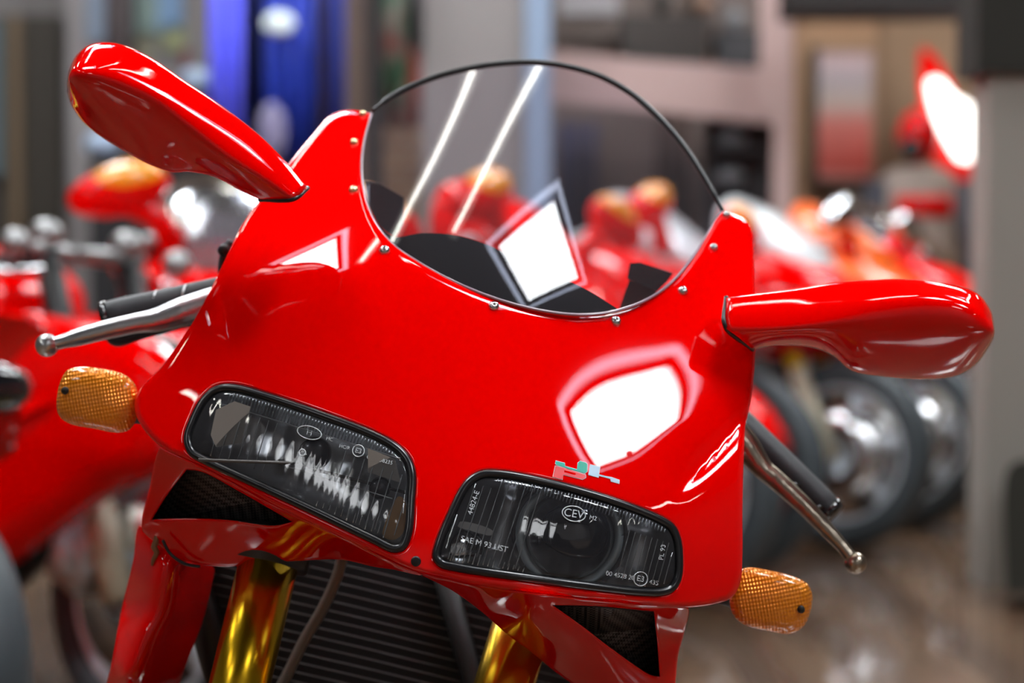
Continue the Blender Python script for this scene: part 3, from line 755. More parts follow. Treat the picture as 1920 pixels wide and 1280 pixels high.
MR = [((1362,557),(1360,612),(1412,655)),((1430,549),(1440,610),(1452,648)),((1500,540),(1515,603),(1515,650)),((1560,530),(1575,592),(1560,666)),((1620,525),(1633,578),(1597,695)),((1685,523),(1690,569),(1655,706)),((1745,526),(1745,566),(1725,711)),((1797,535),(1798,574),(1788,706)),((1835,551),(1835,592),(1828,685)),((1857,580),(1859,612),(1852,655)),((1864,604),(1865,620),(1863,636))]
mirror(MR, dep(11, .165, .155, .025, .050), 'rear-view mirror on the right, pointing straight out', 1.0)

# ------------------------------------------------------------------ turn signals
amb = mat('amber_lens', (1.0, .30, .004), .18, .35, coat=1)
nt = amb.node_tree; tc = nt.nodes.new('ShaderNodeTexCoord'); mp = nt.nodes.new('ShaderNodeMapping'); nt.links.new(tc.outputs['Object'], mp.inputs[0]); mp.inputs['Rotation'].default_value = (0, math.radians(10), 0)
w1 = nt.nodes.new('ShaderNodeTexWave'); w1.inputs['Scale'].default_value = 110; w2 = nt.nodes.new('ShaderNodeTexWave'); w2.inputs['Scale'].default_value = 90; w2.bands_direction = 'Z'
ad = nt.nodes.new('ShaderNodeMath'); ad.operation = 'ADD'
for w_ in (w1, w2): nt.links.new(mp.outputs[0], w_.inputs['Vector']); w_.inputs['Distortion'].default_value = .6
nt.links.new(w1.outputs['Fac'], ad.inputs[0]); nt.links.new(w2.outputs['Fac'], ad.inputs[1])
bp = nt.nodes.new('ShaderNodeBump'); bp.inputs['Strength'].default_value = 1; bp.inputs['Distance'].default_value = .0005; nt.links.new(ad.outputs[0], bp.inputs['Height']); nt.links.new(bp.outputs[0], nt.nodes['Principled BSDF'].inputs['Normal'])
def signal(pts, d, label, scr_px, stalk):
    o_ = cr(pts, 5); c = o_.mean(0)
    def df(p):
        r = np.hypot((p[:, 0]-c[0])/80, (p[:, 1]-c[1])/60); return d-.006*(1-np.clip(r, 0, 1)**2)
    o = sheet('turn_signal', o_, [], df, amb, bike, step=6, rolls=[(o_, True, 20)], skirt=.03, skirt_in=3, label=label)
    rings = []
    for s_, dz in ((.99, .025), (.97, .04), (.8, .06), (.35, .075)): q = c+(o_-c)*s_; rings.append(P(q[:, 0], q[:, 1], d+dz+q[:, 0]*0))
    MB().loft(rings).obj('signal_housing', M['black'], o)
    MB().tube([Pt(*stalk[0], d+.035), Pt(*stalk[1], d+.03)], .011, 12).obj('signal_stalk', M['rubber'], o)
    MB().lathe([(.0035, -.002), (.0035, .001), (0, .0015)], Pt(*scr_px, df(np.array([scr_px]))[0]-.001), (0, -1, 0), 12).obj('lens_screw', M['dark'], o)
signal([(150,687),(185,690),(232,701),(252,718),(259,742),(256,785),(243,805),(222,811),(180,804),(128,793),(110,778),(106,755),(113,715),(126,694)], D0+.17, 'amber indicator lens on the left side of the nose', (122,732), ((240,770),(290,775)))
signal([(1406,1063),(1440,1068),(1490,1081),(1515,1095),(1523,1118),(1518,1150),(1505,1175),(1480,1188),(1450,1184),(1395,1170),(1375,1152),(1368,1125),(1376,1085),(1388,1068)], D0+.16, 'amber indicator lens at the lower right of the nose', (1502,1142), ((1385,1120),(1340,1105)))

# ------------------------------------------------------------------ levers and grips
def ptube(pts, d, n=16, sc=None): 
    a = np.array(pts, float); q = cr(np.c_[a[:, 0], a[:, 1], a[:, 2]], 6, False); dd = np.interp(np.linspace(0, 1, len(q)), np.linspace(0, 1, len(d)), d) if hasattr(d, '__len__') else np.full(len(q), d)
    return MB().tube(P(q[:, 0], q[:, 1], dd), list(q[:, 2]*dd/FPX), n)
def ball(px, py, r, d, m, par, name='lever_ball'):
    R = r*d/FPX; prof = [(max(R*math.sin(t), 0), -R*math.cos(t)) for t in np.linspace(0, math.pi, 14)]
    return MB().lathe(prof, Pt(px, py, d), (0, -1, 0), 24).obj(name, m, par)
gr = ptube([(196,592,25),(215,588,27),(300,570,27),(400,548,27),(470,535,27)], [D0+.30, D0+.34]).obj('handlebar_grip', M['rubber'], bike)
for x, y in ((232,584),(290,572),(345,561)):
    MB().tube([Vector(Pt(x, y, D0+.315)) + Vector((.15*math.cos(t), math.sin(t)*1.0, math.cos(t)))*.0143 for t in np.linspace(0, 2*math.pi, 25)], .0009, 6, cap=False).obj('grip_groove', M['alu'], gr)
MB().tube([Pt(192,593,D0+.30), Pt(204,590,D0+.30)], .0146, 20).obj('bar_end', M['gloss'], gr)
lv = ptube([(100,645,13),(118,640,13),(140,634,16),(200,618,18),(255,606,19),(292,600,22),(340,585,27),(420,560,28)], [D0+.235, D0+.27]).obj('clutch_lever', M['alu'], bike)
ball(88, 647, 22, D0+.235, M['alu'], lv)
ptube([(205,628,12),(218,636,14),(260,628,10),(320,612,9),(380,600,9)], D0+.32).obj('lever_guard', M['rubber'], gr)
gr = ptube([(1562,966,27),(1540,945,30),(1480,886,30),(1400,808,30),(1360,770,30)], [D0+.29, D0+.34]).obj('handlebar_grip', M['rubber'], bike)
MB().tube([Vector(Pt(1557,962,D0+.29)), Vector(Pt(1548,953,D0+.29))], .0158, 20).obj('bar_end', M['gloss'], gr)
for x, y in ((1490,912),(1535,955)): MB().tube([Pt(x-14,y-2,D0+.275), Pt(x+2,y-6,D0+.272), Pt(x+10,y-2,D0+.275)], .0016, 6).obj('grip_groove', M['gloss'], gr)
lv = ptube([(1596,1046,13),(1584,1030,12),(1560,1003,14),(1510,950,17),(1450,895,19),(1430,878,20),(1400,838,26),(1370,800,28)], [D0+.225, D0+.26]).obj('brake_lever', M['bronze'], bike)
ball(1604, 1055, 20.5, D0+.225, M['bronze'], lv)
ptube([(435,452,8),(424,470,9),(417,490,7),(414,520,6)], D0+.27).obj('brake_hose', M['rubber'], bike)
MB().tube([Pt(424,466,D0+.265), Pt(418,472,D0+.26)], .006, 10).obj('hose_fitting', M['dark'], bike)

# ------------------------------------------------------------------ side fairings, radiator, forks
SL = [(262,985),(300,1010),(330,1043),(352,1052),(400,1062),(396,1100),(378,1170),(355,1230),(330,1300),(300,1400),(330,1600),(240,1700),(120,1600),(150,1400),(197,1290),(228,1140),(250,1050)]
slo = cr(SL, 8)
sl_rbf = RBF([(262,985),(228,1140),(197,1290),(150,1400),(120,1600),(315,1045),(290,1100),(262,1180),(232,1270),(200,1400),(220,1600),(400,1062),(378,1170),(330,1300),(300,1400),(330,1600),(340,1150),(300,1260)],
   [.235,.235,.24,.25,.26,.165,.165,.168,.172,.18,.19,.26,.275,.28,.29,.30,.195,.205], lam=1e-3)
sf = sheet('side_fairing', slo, [], lambda p: D0+sl_rbf(p), M['red'], bike, step=10, rolls=[(slo, True, 8)], skirt=.04, label='lower left side panel with worn edge')
ptube([(292,1000,3),(293,1012,5),(289,1025,6),(294,1035,5),(288,1048,4),(285,1060,2)], D0+.17).obj('panel_clip', mat('rusty_clip', (.25, .12, .05), .5), sf)
ptube([(305,1012,3),(318,1036,3),(345,1056,3),(375,1062,2.5)], D0+.158).obj('panel_seam', M['black'], sf)
SR = [(1262,1130),(1290,1138),(1284,1180),(1272,1225),(1256,1300),(1240,1400),(1230,1600),(1180,1600),(1190,1400),(1210,1300),(1235,1220)]
sro = cr(SR, 8); sheet('side_fairing', sro, [], lambda p: D0+.175+.0004*(1290-p[:, 0]), M['red'], bike, step=12, rolls=[(sro, True, 6)], skirt=.04)
# radiator
rad = MB(); da = math.radians(13.5)
def rp(u, v, d): return Pt(780+u*math.cos(da)-v*math.sin(-.27), 1200+u*math.sin(da)+v*math.cos(.27), d)
rad.add([rp(-440, -190, D0+.36), rp(420, -190, D0+.36), rp(420, 420, D0+.33), rp(-440, 420, D0+.33), rp(-440, -190, D0+.40), rp(420, -190, D0+.40), rp(420, 420, D0+.37), rp(-440, 420, D0+.37)], [(0,1,2,3),(7,6,5,4),(0,4,5,1),(1,5,6,2),(2,6,7,3),(3,7,4,0)])
ro = rad.obj('radiator', mat('radiator_core', (.008, .008, .008), .7), bike, False)
b = MB()
for k in range(28):
    v = -180+k*20.5; b.tube([rp(-425, v, D0+.352-k*.001), rp(-100, v-3, D0+.352-k*.001), rp(405, v, D0+.352-k*.001)], .0006, 6)
b.obj('cooling_fins', M['fin'], ro)
MB().tube([rp(-425, -195, D0+.345), rp(-425, 420, D0+.32)], .016, 10).obj('radiator_tank', M['dark'], ro)
MB().tube([rp(95, -195, D0+.345), rp(95, 420, D0+.32)], .011, 10).obj('radiator_bracket', M['dark'], ro)
RX = Vector((cT, 0, -sT)); UX = Vector((sT, 0, cT))
axle = Vector(Pt(514, 1897, D0+.06)); axle.z = .255
for (x, y), sg, dd in (((505,1050), -1, .17), ((978,1175), 1, .17)):
    a = Vector(Pt(x, y, D0+dd)); e = axle+RX*(.1*sg); dr = (e-a)
    if sg > 0: a = a-dr.normalized()*.02
    f = MB().tube([a-dr*.05, a+dr*.62], .0268, 40).obj('fork_tube', M['gold'], bike)
    MB().tube([a+dr*.60, e], .029, 24).obj('fork_slider', M['dark'], f)
    MB().tube([a-dr*.09, a+dr*.012], .036, 30).obj('fork_clamp', mat('fork_clamp', (.05, .045, .045), .35, .6), f)
ptube([(643,1040,10),(632,1080,10),(605,1140,10),(570,1200,10),(538,1265,10),(515,1310,10),(480,1400,10)], D0+.28).obj('clear_hose', M['cable'], bike)
# front and rear wheels, tank and tail of the same machine
def torus(b, c, ax, R, r, n=48, k=16, flat=1.0):
    ax = Vector(ax).normalized(); a = ax.orthogonal().normalized(); bb = ax.cross(a); c = Vector(c); rings = []
    for i in range(n):
        t = 2*math.pi*i/n; rd = a*math.cos(t)+bb*math.sin(t)
        rings.append([c+rd*(R+r*math.cos(q))+ax*(r*flat*math.sin(q)) for q in [2*math.pi*j/k for j in range(k)]])
    base = len(b.v)
    for rg in rings: b.v += [tuple(p) for p in rg]
    for i in range(n):
        for j in range(k): b.f.append((base+i*k+j, base+((i+1) % n)*k+j, base+((i+1) % n)*k+(j+1) % k, base+i*k+(j+1) % k))
    return b
for nm, c, fl in (('front_wheel', axle, 1.0), ('rear_wheel', axle+Vector((.0, 1.4, .0)), 1.45)):
    w_ = torus(MB(), c, RX, .215, .05, flat=fl).obj(nm, M['tyre'], bike)
    b = torus(MB(), c, RX, .175, .014, flat=3)
    for k in range(3):
        t = k*2.094; b.tube([c, c+(RX.orthogonal().normalized()*math.cos(t)+RX.cross(RX.orthogonal().normalized())*math.sin(t))*.175], .018, 10)
    b.obj('rim', M['goldbg'], w_)
b = MB(); rings = []
for t in np.linspace(0, 1, 12):
    c = axle+Vector((0, .42+t*.62, 0))+UX*(.36+.08*math.sin(math.pi*min(1, t*1.2)))
    wd = .13*math.sin(math.pi*(.15+.75*t))+.02; ht = .10*math.sin(math.pi*(.15+.75*t))+.02
    rings.append([c+RX*(wd*math.cos(q))+UX*(ht*math.sin(q)) for q in np.linspace(0, 2*math.pi, 24, endpoint=False)])
b.loft(rings).obj('fuel_tank', M['redbg'], bike)
b = MB(); rings = []
for t in np.linspace(0, 1, 10):
    c = axle+Vector((0, 1.0+t*.75, 0))+UX*(.36+.10*t); wd = .12*(1-t*.6); ht = .06*(1-t*.4)
    rings.append([c+RX*(wd*math.cos(q))+UX*(ht*math.sin(q)) for q in np.linspace(0, 2*math.pi, 20, endpoint=False)])
b.loft(rings).obj('tail_unit', M['redbg'], bike)
b = MB(); b.tube([axle+Vector((0, .75, .12)), axle+Vector((0, 1.35, .0))], .05, 12); b.tube([axle+Vector((0, .45, .25)), axle+Vector((0, .8, .1))], .11, 16); b.obj('engine', M['dark'], bike)

# ------------------------------------------------------------------ cockpit behind the screen
DK = [(700,412),(735,443),(790,437),(850,440),(905,455),(960,480),(1030,510),(1100,543),(1160,580),(1160,580),(1100,592),(1030,588),(940,568),(860,538),(790,500),(733,460)]
dko = cr(DK, 8)
dash_m = mat('matt_dash', (.006, .006, .008), .7, spec=.2)
def dkd(p): return scr(p)+.022+np.clip((560-p[:, 1])/2304*.35, 0, .05)
ck_ = sheet('dash_panel', dko, [], dkd, dash_m, bike, step=14, skirt=.01)
def box_px(name, pts, d, th, m, par=bike):
    q = np.array(pts, float); n = len(q); v = list(P(q[:, 0], q[:, 1], d+q[:, 0]*0))+list(P(q[:, 0], q[:, 1], d+th+q[:, 0]*0))
    return mesh_obj(name, v, [tuple(range(n)), tuple(range(n, 2*n))[::-1]]+[(i, (i+1) % n, n+(i+1) % n, n+i) for i in range(n)], m, par, False)
box_px('instrument_cowl', [(684,342),(715,346),(757,370),(756,420),(740,446),(712,425),(690,385)], D0+.34, .06, mat('cowl_grey', (.05, .05, .055), .45))
box_px('clock_housing', [(1181,493),(1200,492),(1262,512),(1250,528),(1232,546),(1176,522)], D0+.30, .05, M['gloss'])
box_px('clock_bracket', [(1180,524),(1232,545),(1215,572),(1160,582)], D0+.31, .03, mat('bracket_brown', (.10, .06, .05), .5))

# ------------------------------------------------------------------ the row of other sport bikes
def ell(b, c, r, n=16, m=10, R=None):
    rings = []
    for i in range(m+1):
        t = math.pi*i/m; rg = []
        for k in range(n):
            q = 2*math.pi*k/n; p = Vector((r[0]*math.cos(t), r[1]*math.sin(t)*math.cos(q)+0, r[2]*math.sin(t)*math.sin(q)))
            if i in (0, m): p = Vector((r[0]*math.cos(t), r[1]*.01*math.cos(q), r[2]*.01*math.sin(q)))
            if R is not None: p = R @ p
            rg.append(p+Vector(c))
        rings.append(rg)
    return b.loft(rings)
def rings_x(prof, n=20, pw=2.6):
    """prof: (x, half width, z bottom, z top) -> superellipse rings"""
    out = []
    for x, hw, z0, z1 in prof:
        rg = []
        for k in range(n):
            q = 2*math.pi*k/n; c, s_ = math.cos(q), math.sin(q)
            rg.append((x, hw*math.copysign(abs(c)**(2/pw), c), (z0+z1)/2+(z1-z0)/2*math.copysign(abs(s_)**(2/pw), s_)))
        out.append(rg)
    return out
def sportbike():
    r = bpy.data.objects.new('motorcycle', None); COL.objects.link(r)
    def part(b, nm, m, p=r): o = b.obj(nm, m, None); o.parent = p; return o
    for nm, x, fl in (('front_wheel', 0, 1.0), ('rear_wheel', -1.4, 1.5)):
        w_ = part(torus(MB(), (x, 0, .30), (0, 1, 0), .252, .048, 40, 14, fl*1.1), nm, M['tyre'])
        b = torus(MB(), (x, 0, .30), (0, 1, 0), .212, .013, 40, 8, 3)
        for k in range(6):
            t = k*1.047+.3; b.tube([(x, 0, .30), (x+.21*math.cos(t), 0, .30+.21*math.sin(t))], [.045, .02], 8)
        part(b, 'rim', M['silverbg'], w_)
        for sg in (-1, 1):
            b = MB(); b.lathe([(.07, 0), (.155, 0), (.155, .005), (.07, .005)], (x, sg*.075, .30), (0, 1, 0), 32); part(b, 'brake_disc', M['steel'], w_)
    for sg in (-1, 1):
        f = part(MB().tube([(-.10, sg*.10, .50), (-.30, sg*.10, .93)], .027, 14), 'fork_tube', M['goldbg'])
        part(MB().tube([(.0, sg*.10, .28), (-.13, sg*.10, .56)], [.032, .030], 14), 'fork_slider', mat_slider, f)
        b = MB(); b.box((-.13, sg*.095, .36), (.10, .05, .14), Matrix.Rotation(.35, 3, 'Y')); b.tube([(-.12, sg*.13, .32), (-.15, sg*.13, .40)], .02, 8); part(b, 'brake_caliper', M['silverbg'], f)
    # front mudguard: an arc over the tyre
    rg = []
    for t in np.linspace(-.35, 1.9, 16):
        a = math.pi/2+.75-t+.0; c, s_ = math.cos(a), math.sin(a)
        row = []
        for w_, rr in ((-.085, .27), (-.07, .315), (0, .335), (.07, .315), (.085, .27), (.075, .27), (0, .325), (-.075, .27)): row.append((rr*c, w_, .30+rr*s_))
        rg.append(row)
    part(MB().loft(rg), 'front_mudguard', M['redbg'])
    up = part(MB().loft(rings_x([(.10,.04,.70,.76),(.07,.12,.66,.80),(.0,.19,.63,.85),(-.10,.23,.60,.90),(-.22,.25,.58,.95),(-.36,.25,.60,.97),(-.42,.23,.66,.92)])), 'upper_fairing', M['redbg'])
    part(MB().loft(rings_x([(-.08,.10,.86,.90),(-.16,.16,.86,.98),(-.28,.18,.86,1.07),(-.40,.18,.88,1.12),(-.41,.17,.90,1.10)])), 'windscreen', M['smoke'])
    for sg in (-1, 1):
        b = ell(MB(), (.055, sg*.10, .735), (.03, .07, .04)); part(b, 'headlight', M['gloss'])
        pts = [(.04,.70),(-.08,.63),(-.20,.58),(-.29,.50),(-.36,.40),(-.46,.34),(-.70,.31),(-.98,.34),(-.94,.50),(-.72,.62),(-.58,.74),(-.40,.80),(-.18,.79)]
        q = cr(pts, .02) if False else np.array(pts); n = len(q); b = MB()
        yo = [.20+.05*math.sin(math.pi*min(1, max(0, (z-.1)/.8))) - (.07 if x > -.05 else 0) for x, z in q]
        v = [(x, sg*y, z) for (x, z), y in zip(q, yo)]; v2 = [(x, sg*(y-.03), z) for (x, z), y in zip(q, yo)]
        c1 = (-.45, sg*.28, .55); b.add(v+v2+[c1], [tuple([i, (i+1) % n, 2*n]) for i in range(n)]+[(i, (i+1) % n, n+(i+1) % n, n+i) for i in range(n)])
        part(b, 'side_fairing', M['redbg'])
        R = Matrix.Rotation(sg*.12, 3, 'Z')
        b = MB(); b.tube([(-.18, sg*.15, .93), (-.17, sg*.20, .99), (-.17, sg*.25, 1.02)], [.035, .025, .04], 12)
        mr = part(b, 'mirror_stem', M['redbg']); Rm = Matrix.Rotation(sg*-.35, 3, 'X')
        b = ell(MB(), (-.16, sg*.29, 1.04), (.05, .115, .055), R=Rm); part(b, 'mirror_shell', M['redbg'], mr)
        b = ell(MB(), (-.155, sg*.28, 1.062), (.046, .09, .045), R=Rm); part(b, 'mirror_stripe', M['redbg'], mr)
        b = MB(); b.tube([(-.30, sg*.10, .90), (-.34, sg*.18, .90), (-.42, sg*.27, .88)], .016, 10); hb = part(b, 'handlebar', M['black'])
        b = MB(); b.tube([(-.24, sg*.15, .885), (-.28, sg*.265, .87)], .009, 8); ell(b, (-.28, sg*.27, .87), (.013, .013, .013)); part(b, 'lever', M['chrome'], hb)
    part(MB().loft(rings_x([(-.42,.08,.74,.84),(-.48,.15,.70,.92),(-.62,.18,.68,.95),(-.78,.15,.68,.91),(-.90,.08,.70,.84)])), 'fuel_tank', M['redbg'])
    part(MB().loft(rings_x([(-.86,.08,.74,.82),(-1.05,.14,.74,.82),(-1.20,.12,.78,.86)])), 'seat', M['black'])
    part(MB().loft(rings_x([(-1.12,.13,.70,.86),(-1.30,.14,.74,.95),(-1.50,.10,.82,.97),(-1.66,.04,.90,.96)])), 'tail_unit', M['redbg'])
    b = MB(); b.box((-.31, 0, .93), (.07, .26, .03)); ell(b, (-.30, .10, .96), (.035, .035, .03)); ell(b, (-.30, -.10, .96), (.035, .035, .03)); ell(b, (-.26, -.2, .93), (.03, .03, .03)); ell(b, (-.26, .2, .93), (.03, .03, .03)); part(b, 'fork_yoke', M['yoke'])
    b = MB(); ell(b, (-.62, 0, .42), (.26, .15, .22)); b.box((-.60, 0, .40), (.3, .3, .2)); part(b, 'engine', M['dark'])
    b = MB(); b.tube([(-.95, 0, .42), (-1.4, .0, .31)], .035, 10); b.tube([(-.95, .1, .42), (-1.4, .12, .31)], .02, 8); part(b, 'swingarm', M['silverbg'])
    for sg in (-1, 1): part(MB().tube([(-1.1, sg*.08, .68), (-1.55, sg*.10, .84)], [.045, .055], 14), 'exhaust', M['steel'])
    return r
M['yoke'] = mat('grey_yoke', (.30, .30, .30), .3, .7)
mat_slider = mat('pale_fork_slider', (.62, .58, .44), .4, .2); M['smoke'] = bgscreen
proto = sportbike()
def copy_tree(o, parent=None):
    c = o.copy(); COL.objects.link(c)
    if parent is not None: c.parent = parent
    for ch in list(o.children): copy_tree(ch, c)
    return c
def allc(o):
    out = []
    for c in [x for x in bpy.data.objects if x.parent == o]: out += [c]+allc(c)
    return out
M['redrim'] = mat('dark_red_rim', (.25, .01, .01), .3, .3, coat=1)
bikes = [   # x, y, heading, label, colours, parts this machine does not have
 (-.95, 2.95, -40, 'nearest sport motorcycle on the left, only its grey front tyre showing', {}, ('windscreen', 'upper_fairing', 'mirror_stem', 'front_mudguard')),
 (-.68, 3.70, -40, 'red sport motorcycle with silver brake caliper behind the left indicator', {'fork_tube': 'black'}, ('windscreen', 'upper_fairing', 'mirror_stem', 'front_mudguard')),
 (-.64, 4.25, -74, 'red sport motorcycle with orange-striped mirror, left of the front machine', {'mirror_stripe': 'amberbg', 'headlight': 'black'}, ()),
 (.16, 4.8, -37, 'red sport motorcycle seen through the windscreen of the front machine', {'mirror_stripe': 'amberbg', 'windscreen': 'redbg'}, ()),
 (.44, 5.3, -37, 'red sport motorcycle mostly hidden behind the right side of the windscreen', {'tail_unit': 'dark', 'fuel_tank': 'dark'}, ('windscreen', 'mirror_stem')),
 (.62, 5.75, -34, 'sport motorcycle with dark red wheel and white tail, first right of the front machine', {'rim': 'redrim', 'tail_unit': 'white', 'fuel_tank': 'white', 'mirror_stripe': 'amberbg', 'seat': 'white', 'windscreen': 'white'}, ('front_mudguard',)),
 (1.03, 6.25, -34, 'white and red sport motorcycle, second to the right, yellow fork tubes', {'fuel_tank': 'white', 'windscreen': 'white', 'fork_yoke': 'chrome'}, ('front_mudguard', 'side_fairing', 'mirror_stem')),
 (1.33, 6.75, -34, 'orange-red sport motorcycle, third to the right, under the mirror', {'upper_fairing': 'orange', 'windscreen': 'orange', 'fuel_tank': 'black', 'tail_unit': 'black', 'mirror_shell': 'chrome', 'mirror_stripe': 'chrome'}, ('front_mudguard', 'side_fairing')),
 (1.64, 7.3, -34, 'red sport motorcycle with pale wheels, furthest right by the grey pillar', {'fork_yoke': 'chrome'}, ('front_mudguard', 'side_fairing', 'mirror_stem')),
]
for i, (x, y, hd, lab, mp_, gone) in enumerate(bikes):
    o = copy_tree(proto)
    o.location = (x, y, 0); o.rotation_euler = (math.radians(-6), 0, math.radians(hd)); o['label'] = lab
    o['category'] = 'motorcycle'; o['group'] = 'parked row of sport motorcycles'
    o['i'] = i
for o in allc(proto)+[proto]: bpy.data.objects.remove(o)
roots = [o for o in bpy.data.objects if 'i' in o.keys()]
for o in roots:
    bk = bikes[o['i']]; del o['i']
    drop = []
    for ch in allc(o):
        k = ch.name.split('.')[0]
        if k in bk[5]: drop += allc(ch)+[ch]
        elif k in bk[4]:
            sl = ch.material_slots[0]; sl.link = 'OBJECT'; sl.material = M[bk[4][k]]
    for ch in dict.fromkeys(drop): bpy.data.objects.remove(ch)
    if bk[3].startswith('red sport motorcycle with silver'):        # wider touring panels reaching over the front wheel
        for sg in (-1, 1):
            ol = cr([(.24,.56),(.26,.66),(.16,.75),(-.2,.80),(-.6,.82),(-1.1,.78),(-1.15,.40),(-.7,.34),(-.42,.29),(-.26,.31),(-.12,.38),(.06,.48)], .05); rg = []
            c1 = ol.mean(0)
            for k_, off in ((1, .0), (.97, .02), (.8, .045), (.5, .06), (.05, .065)):
                rg.append([(c1[0]+(x-c1[0])*k_, sg*(.17+off), c1[1]+(z-c1[1])*k_) for x, z in ol])
            pn = MB().loft(rg).obj('front_panel', M['redbg'], None); pn.parent = o

# ------------------------------------------------------------------ showroom behind
def bx(name, px0, px1, py0, py1, d, th, m, label=None, cat=None, par=None, group=None, kind=None):
    """box whose front face stands at distance d, spanning the traced edges there"""
    x0, x1 = WX(px0, d), WX(px1, d); z1, z0 = WZ(py0, d), WZ(py1, d); y = d
    o = quad(name, x0, x1, y, y+th, max(z0, 0), min(z1, H), m, par)
    if label: tag(o, label, cat, group)
    if kind: struct(o)
    return o
grey_p = mat('grey_painted_pillar', (.22, .20, .195), .75); blue_p = mat('blue_lit_tone', (.22, .29, .40), .5)
t = thing('pillar', 'wide grey pillar behind the windscreen with its right side coloured as lit blue', 'pillar', (WX(910, 8.7), 8.7, 0))
bx('pillar_body', 792, 985, -600, 860, 8.7, .4, grey_p, par=t); bx('pillar_edge', 985, 1032, -600, 860, 8.66, .44, blue_p, par=t)  # bluish light on the side face, put into this strip's colour
for c in t.children: c.matrix_parent_inverse = Matrix.Translation(-Vector(t.location))
pk = mat('pinkish_timber', (.42, .29, .27), .7)
y9 = 9.2
def beam(name, quad_px, d, th, m, lab, cat, group=None):
    q = np.array(quad_px, float); n = len(q); v = list(P(q[:, 0], q[:, 1], np.full(n, d)))+list(P(q[:, 0], q[:, 1], np.full(n, d+th)))
    o = mesh_obj(name, v, [tuple(range(n)), tuple(range(n, 2*n))[::-1]]+[(i, (i+1) % n, n+(i+1) % n, n+i) for i in range(n)], m, None, False); tag(o, lab, cat, group); return o
beam('timber_beam', [(1034,92),(1200,112),(1480,132),(1480,236),(1200,205),(1034,190)], 9.2, .3, pk, 'pinkish horizontal timber beam above the windscreen, running right to a post', 'beam')
beam('timber_post', [(1425,-200),(1485,-200),(1488,900),(1440,900),(1450,240),(1425,200)], 9.0, .2, pk, 'upright pinkish timber post where the horizontal beam ends', 'post')
brown = mat('brown_panel', (.10, .075, .06), .8); dk = mat('charcoal_panel', (.045, .042, .045), .6); tan = mat('tan_board', (.33, .21, .13), .7)
bx('wall_panel', 1034, 1440, -300, 100, 10.2, .1, mat('dusky_brick_panel', (.17, .13, .115), .8), 'dusky brown panelling above the horizontal beam', 'panel')
bx('wall_panel', 1034, 1330, 190, 560, 10.0, .1, mat('rosy_brown_panel', (.20, .15, .135), .8), 'rosy brown panelling under the beam, seen through the screen', 'panel')
bx('shelf_unit', 1330, 1455, 205, 480, 9.5, .35, dk, 'dark grey shelf unit under the beam end', 'shelf')
for i, (x, y) in enumerate(((1372,258),(1368,331),(1380,402))):
    bx('shelf_board', 1335, 1425, y+18, y+24, 9.25, .26, dk, ['top', 'middle', 'bottom'][i]+' board of the dark shelf unit, under a grey helmet', 'shelf')
    o = ell(MB(), Pt(x, y, 9.38), (.07, .07, .05)).obj('helmet', mat('grey_helmet_%d' % i, (.22, .23, .25), .3, coat=1)); tag(o, ['upper', 'middle', 'lower'][i]+' of three grey helmets on the dark shelf unit', 'helmet', 'grey helmets on the dark shelf')
bx('storage_box', 1165, 1325, 30, 118, 9.8, .3, mat('dark_case', (.05, .04, .035), .6), 'dark case standing on top of the timber beam', 'case')
bx('storage_box', 1345, 1420, 60, 200, 9.9, .3, dk, 'charcoal case beside the post, above the beam', 'case')
bx('storage_box', 1050, 1160, -10, 30, 9.8, .2, mat('pale_case', (.35, .33, .34), .6), 'pale box high above the beam', 'box')
for x, y, r, c in ((1322,7,.045,(.30,.17,.11)),(1290,8,.042,(.10,.06,.04)),(1240,6,.046,(.02,.015,.01)),(1378,38,.05,(.2,.2,.21))):
    o = ell(MB(), Pt(x, y, 9.98), (r, r, r*1.3)).obj('ornament', mat('ornament', c, .4, coat=.5)); tag(o, 'small rounded ornament above the beam, %s' % {1322:'copper coloured',1290:'dark brown',1240:'black',1378:'grey'}[x], 'ornament')
# orange brick bay with poster
bx('brick_pier', 1488, 1640, 20, 900, 10.3, .2, mat('orange_brick', (.36, .21, .12), .8), 'orange-brown brick pier to the right of the timber post', 'wall')
bx('brick_pier', 1640, 1840, 20, 900, 10.4, .2, mat('tan_brick', (.30, .19, .115), .8), 'tan brick pier behind the racing leathers', 'wall')
t = thing('framed_poster', 'framed pink and red poster on the orange brick pier', 'poster', (WX(1580, 10.2), 10.2, WZ(345, 10.2)))
pm = mat('poster_print', (.5, .3, .28), .4, coat=.6); nt = pm.node_tree; tc = nt.nodes.new('ShaderNodeTexCoord'); sx = nt.nodes.new('ShaderNodeSeparateXYZ'); cr_ = nt.nodes.new('ShaderNodeValToRGB'); mr_ = nt.nodes.new('ShaderNodeMapRange')
mr_.inputs['From Min'].default_value = WZ(345, 10.2); mr_.inputs['From Max'].default_value = WZ(100, 10.2)
for i, (p, c) in enumerate(((0, (.55, .30, .26)), (.12, (.50, .07, .05)), (.45, (.58, .16, .13)), (.62, (.48, .38, .33)), (.8, (.42, .36, .37)), (1, (.55, .38, .38)))):
    e = cr_.color_ramp.elements[i] if i < 2 else cr_.color_ramp.elements.new(p); e.position = p; e.color = (*c, 1)
nt.links.new(tc.outputs['Object'], sx.inputs[0]); nt.links.new(sx.outputs[2], mr_.inputs[0]); nt.links.new(mr_.outputs[0], cr_.inputs[0]); nt.links.new(cr_.outputs[0], nt.nodes['Principled BSDF'].inputs['Base Color'])
def adopt(o, t): o.parent = t; o.matrix_parent_inverse = Matrix.Translation(-Vector(t.location)); return o
adopt(bx('poster_print', 1530, 1635, 98, 338, 10.22, .03, pm), t); adopt(bx('frame', 1518, 1532, 88, 345, 10.21, .05, mat('dark_frame', (.05, .035, .02), .5)), t)
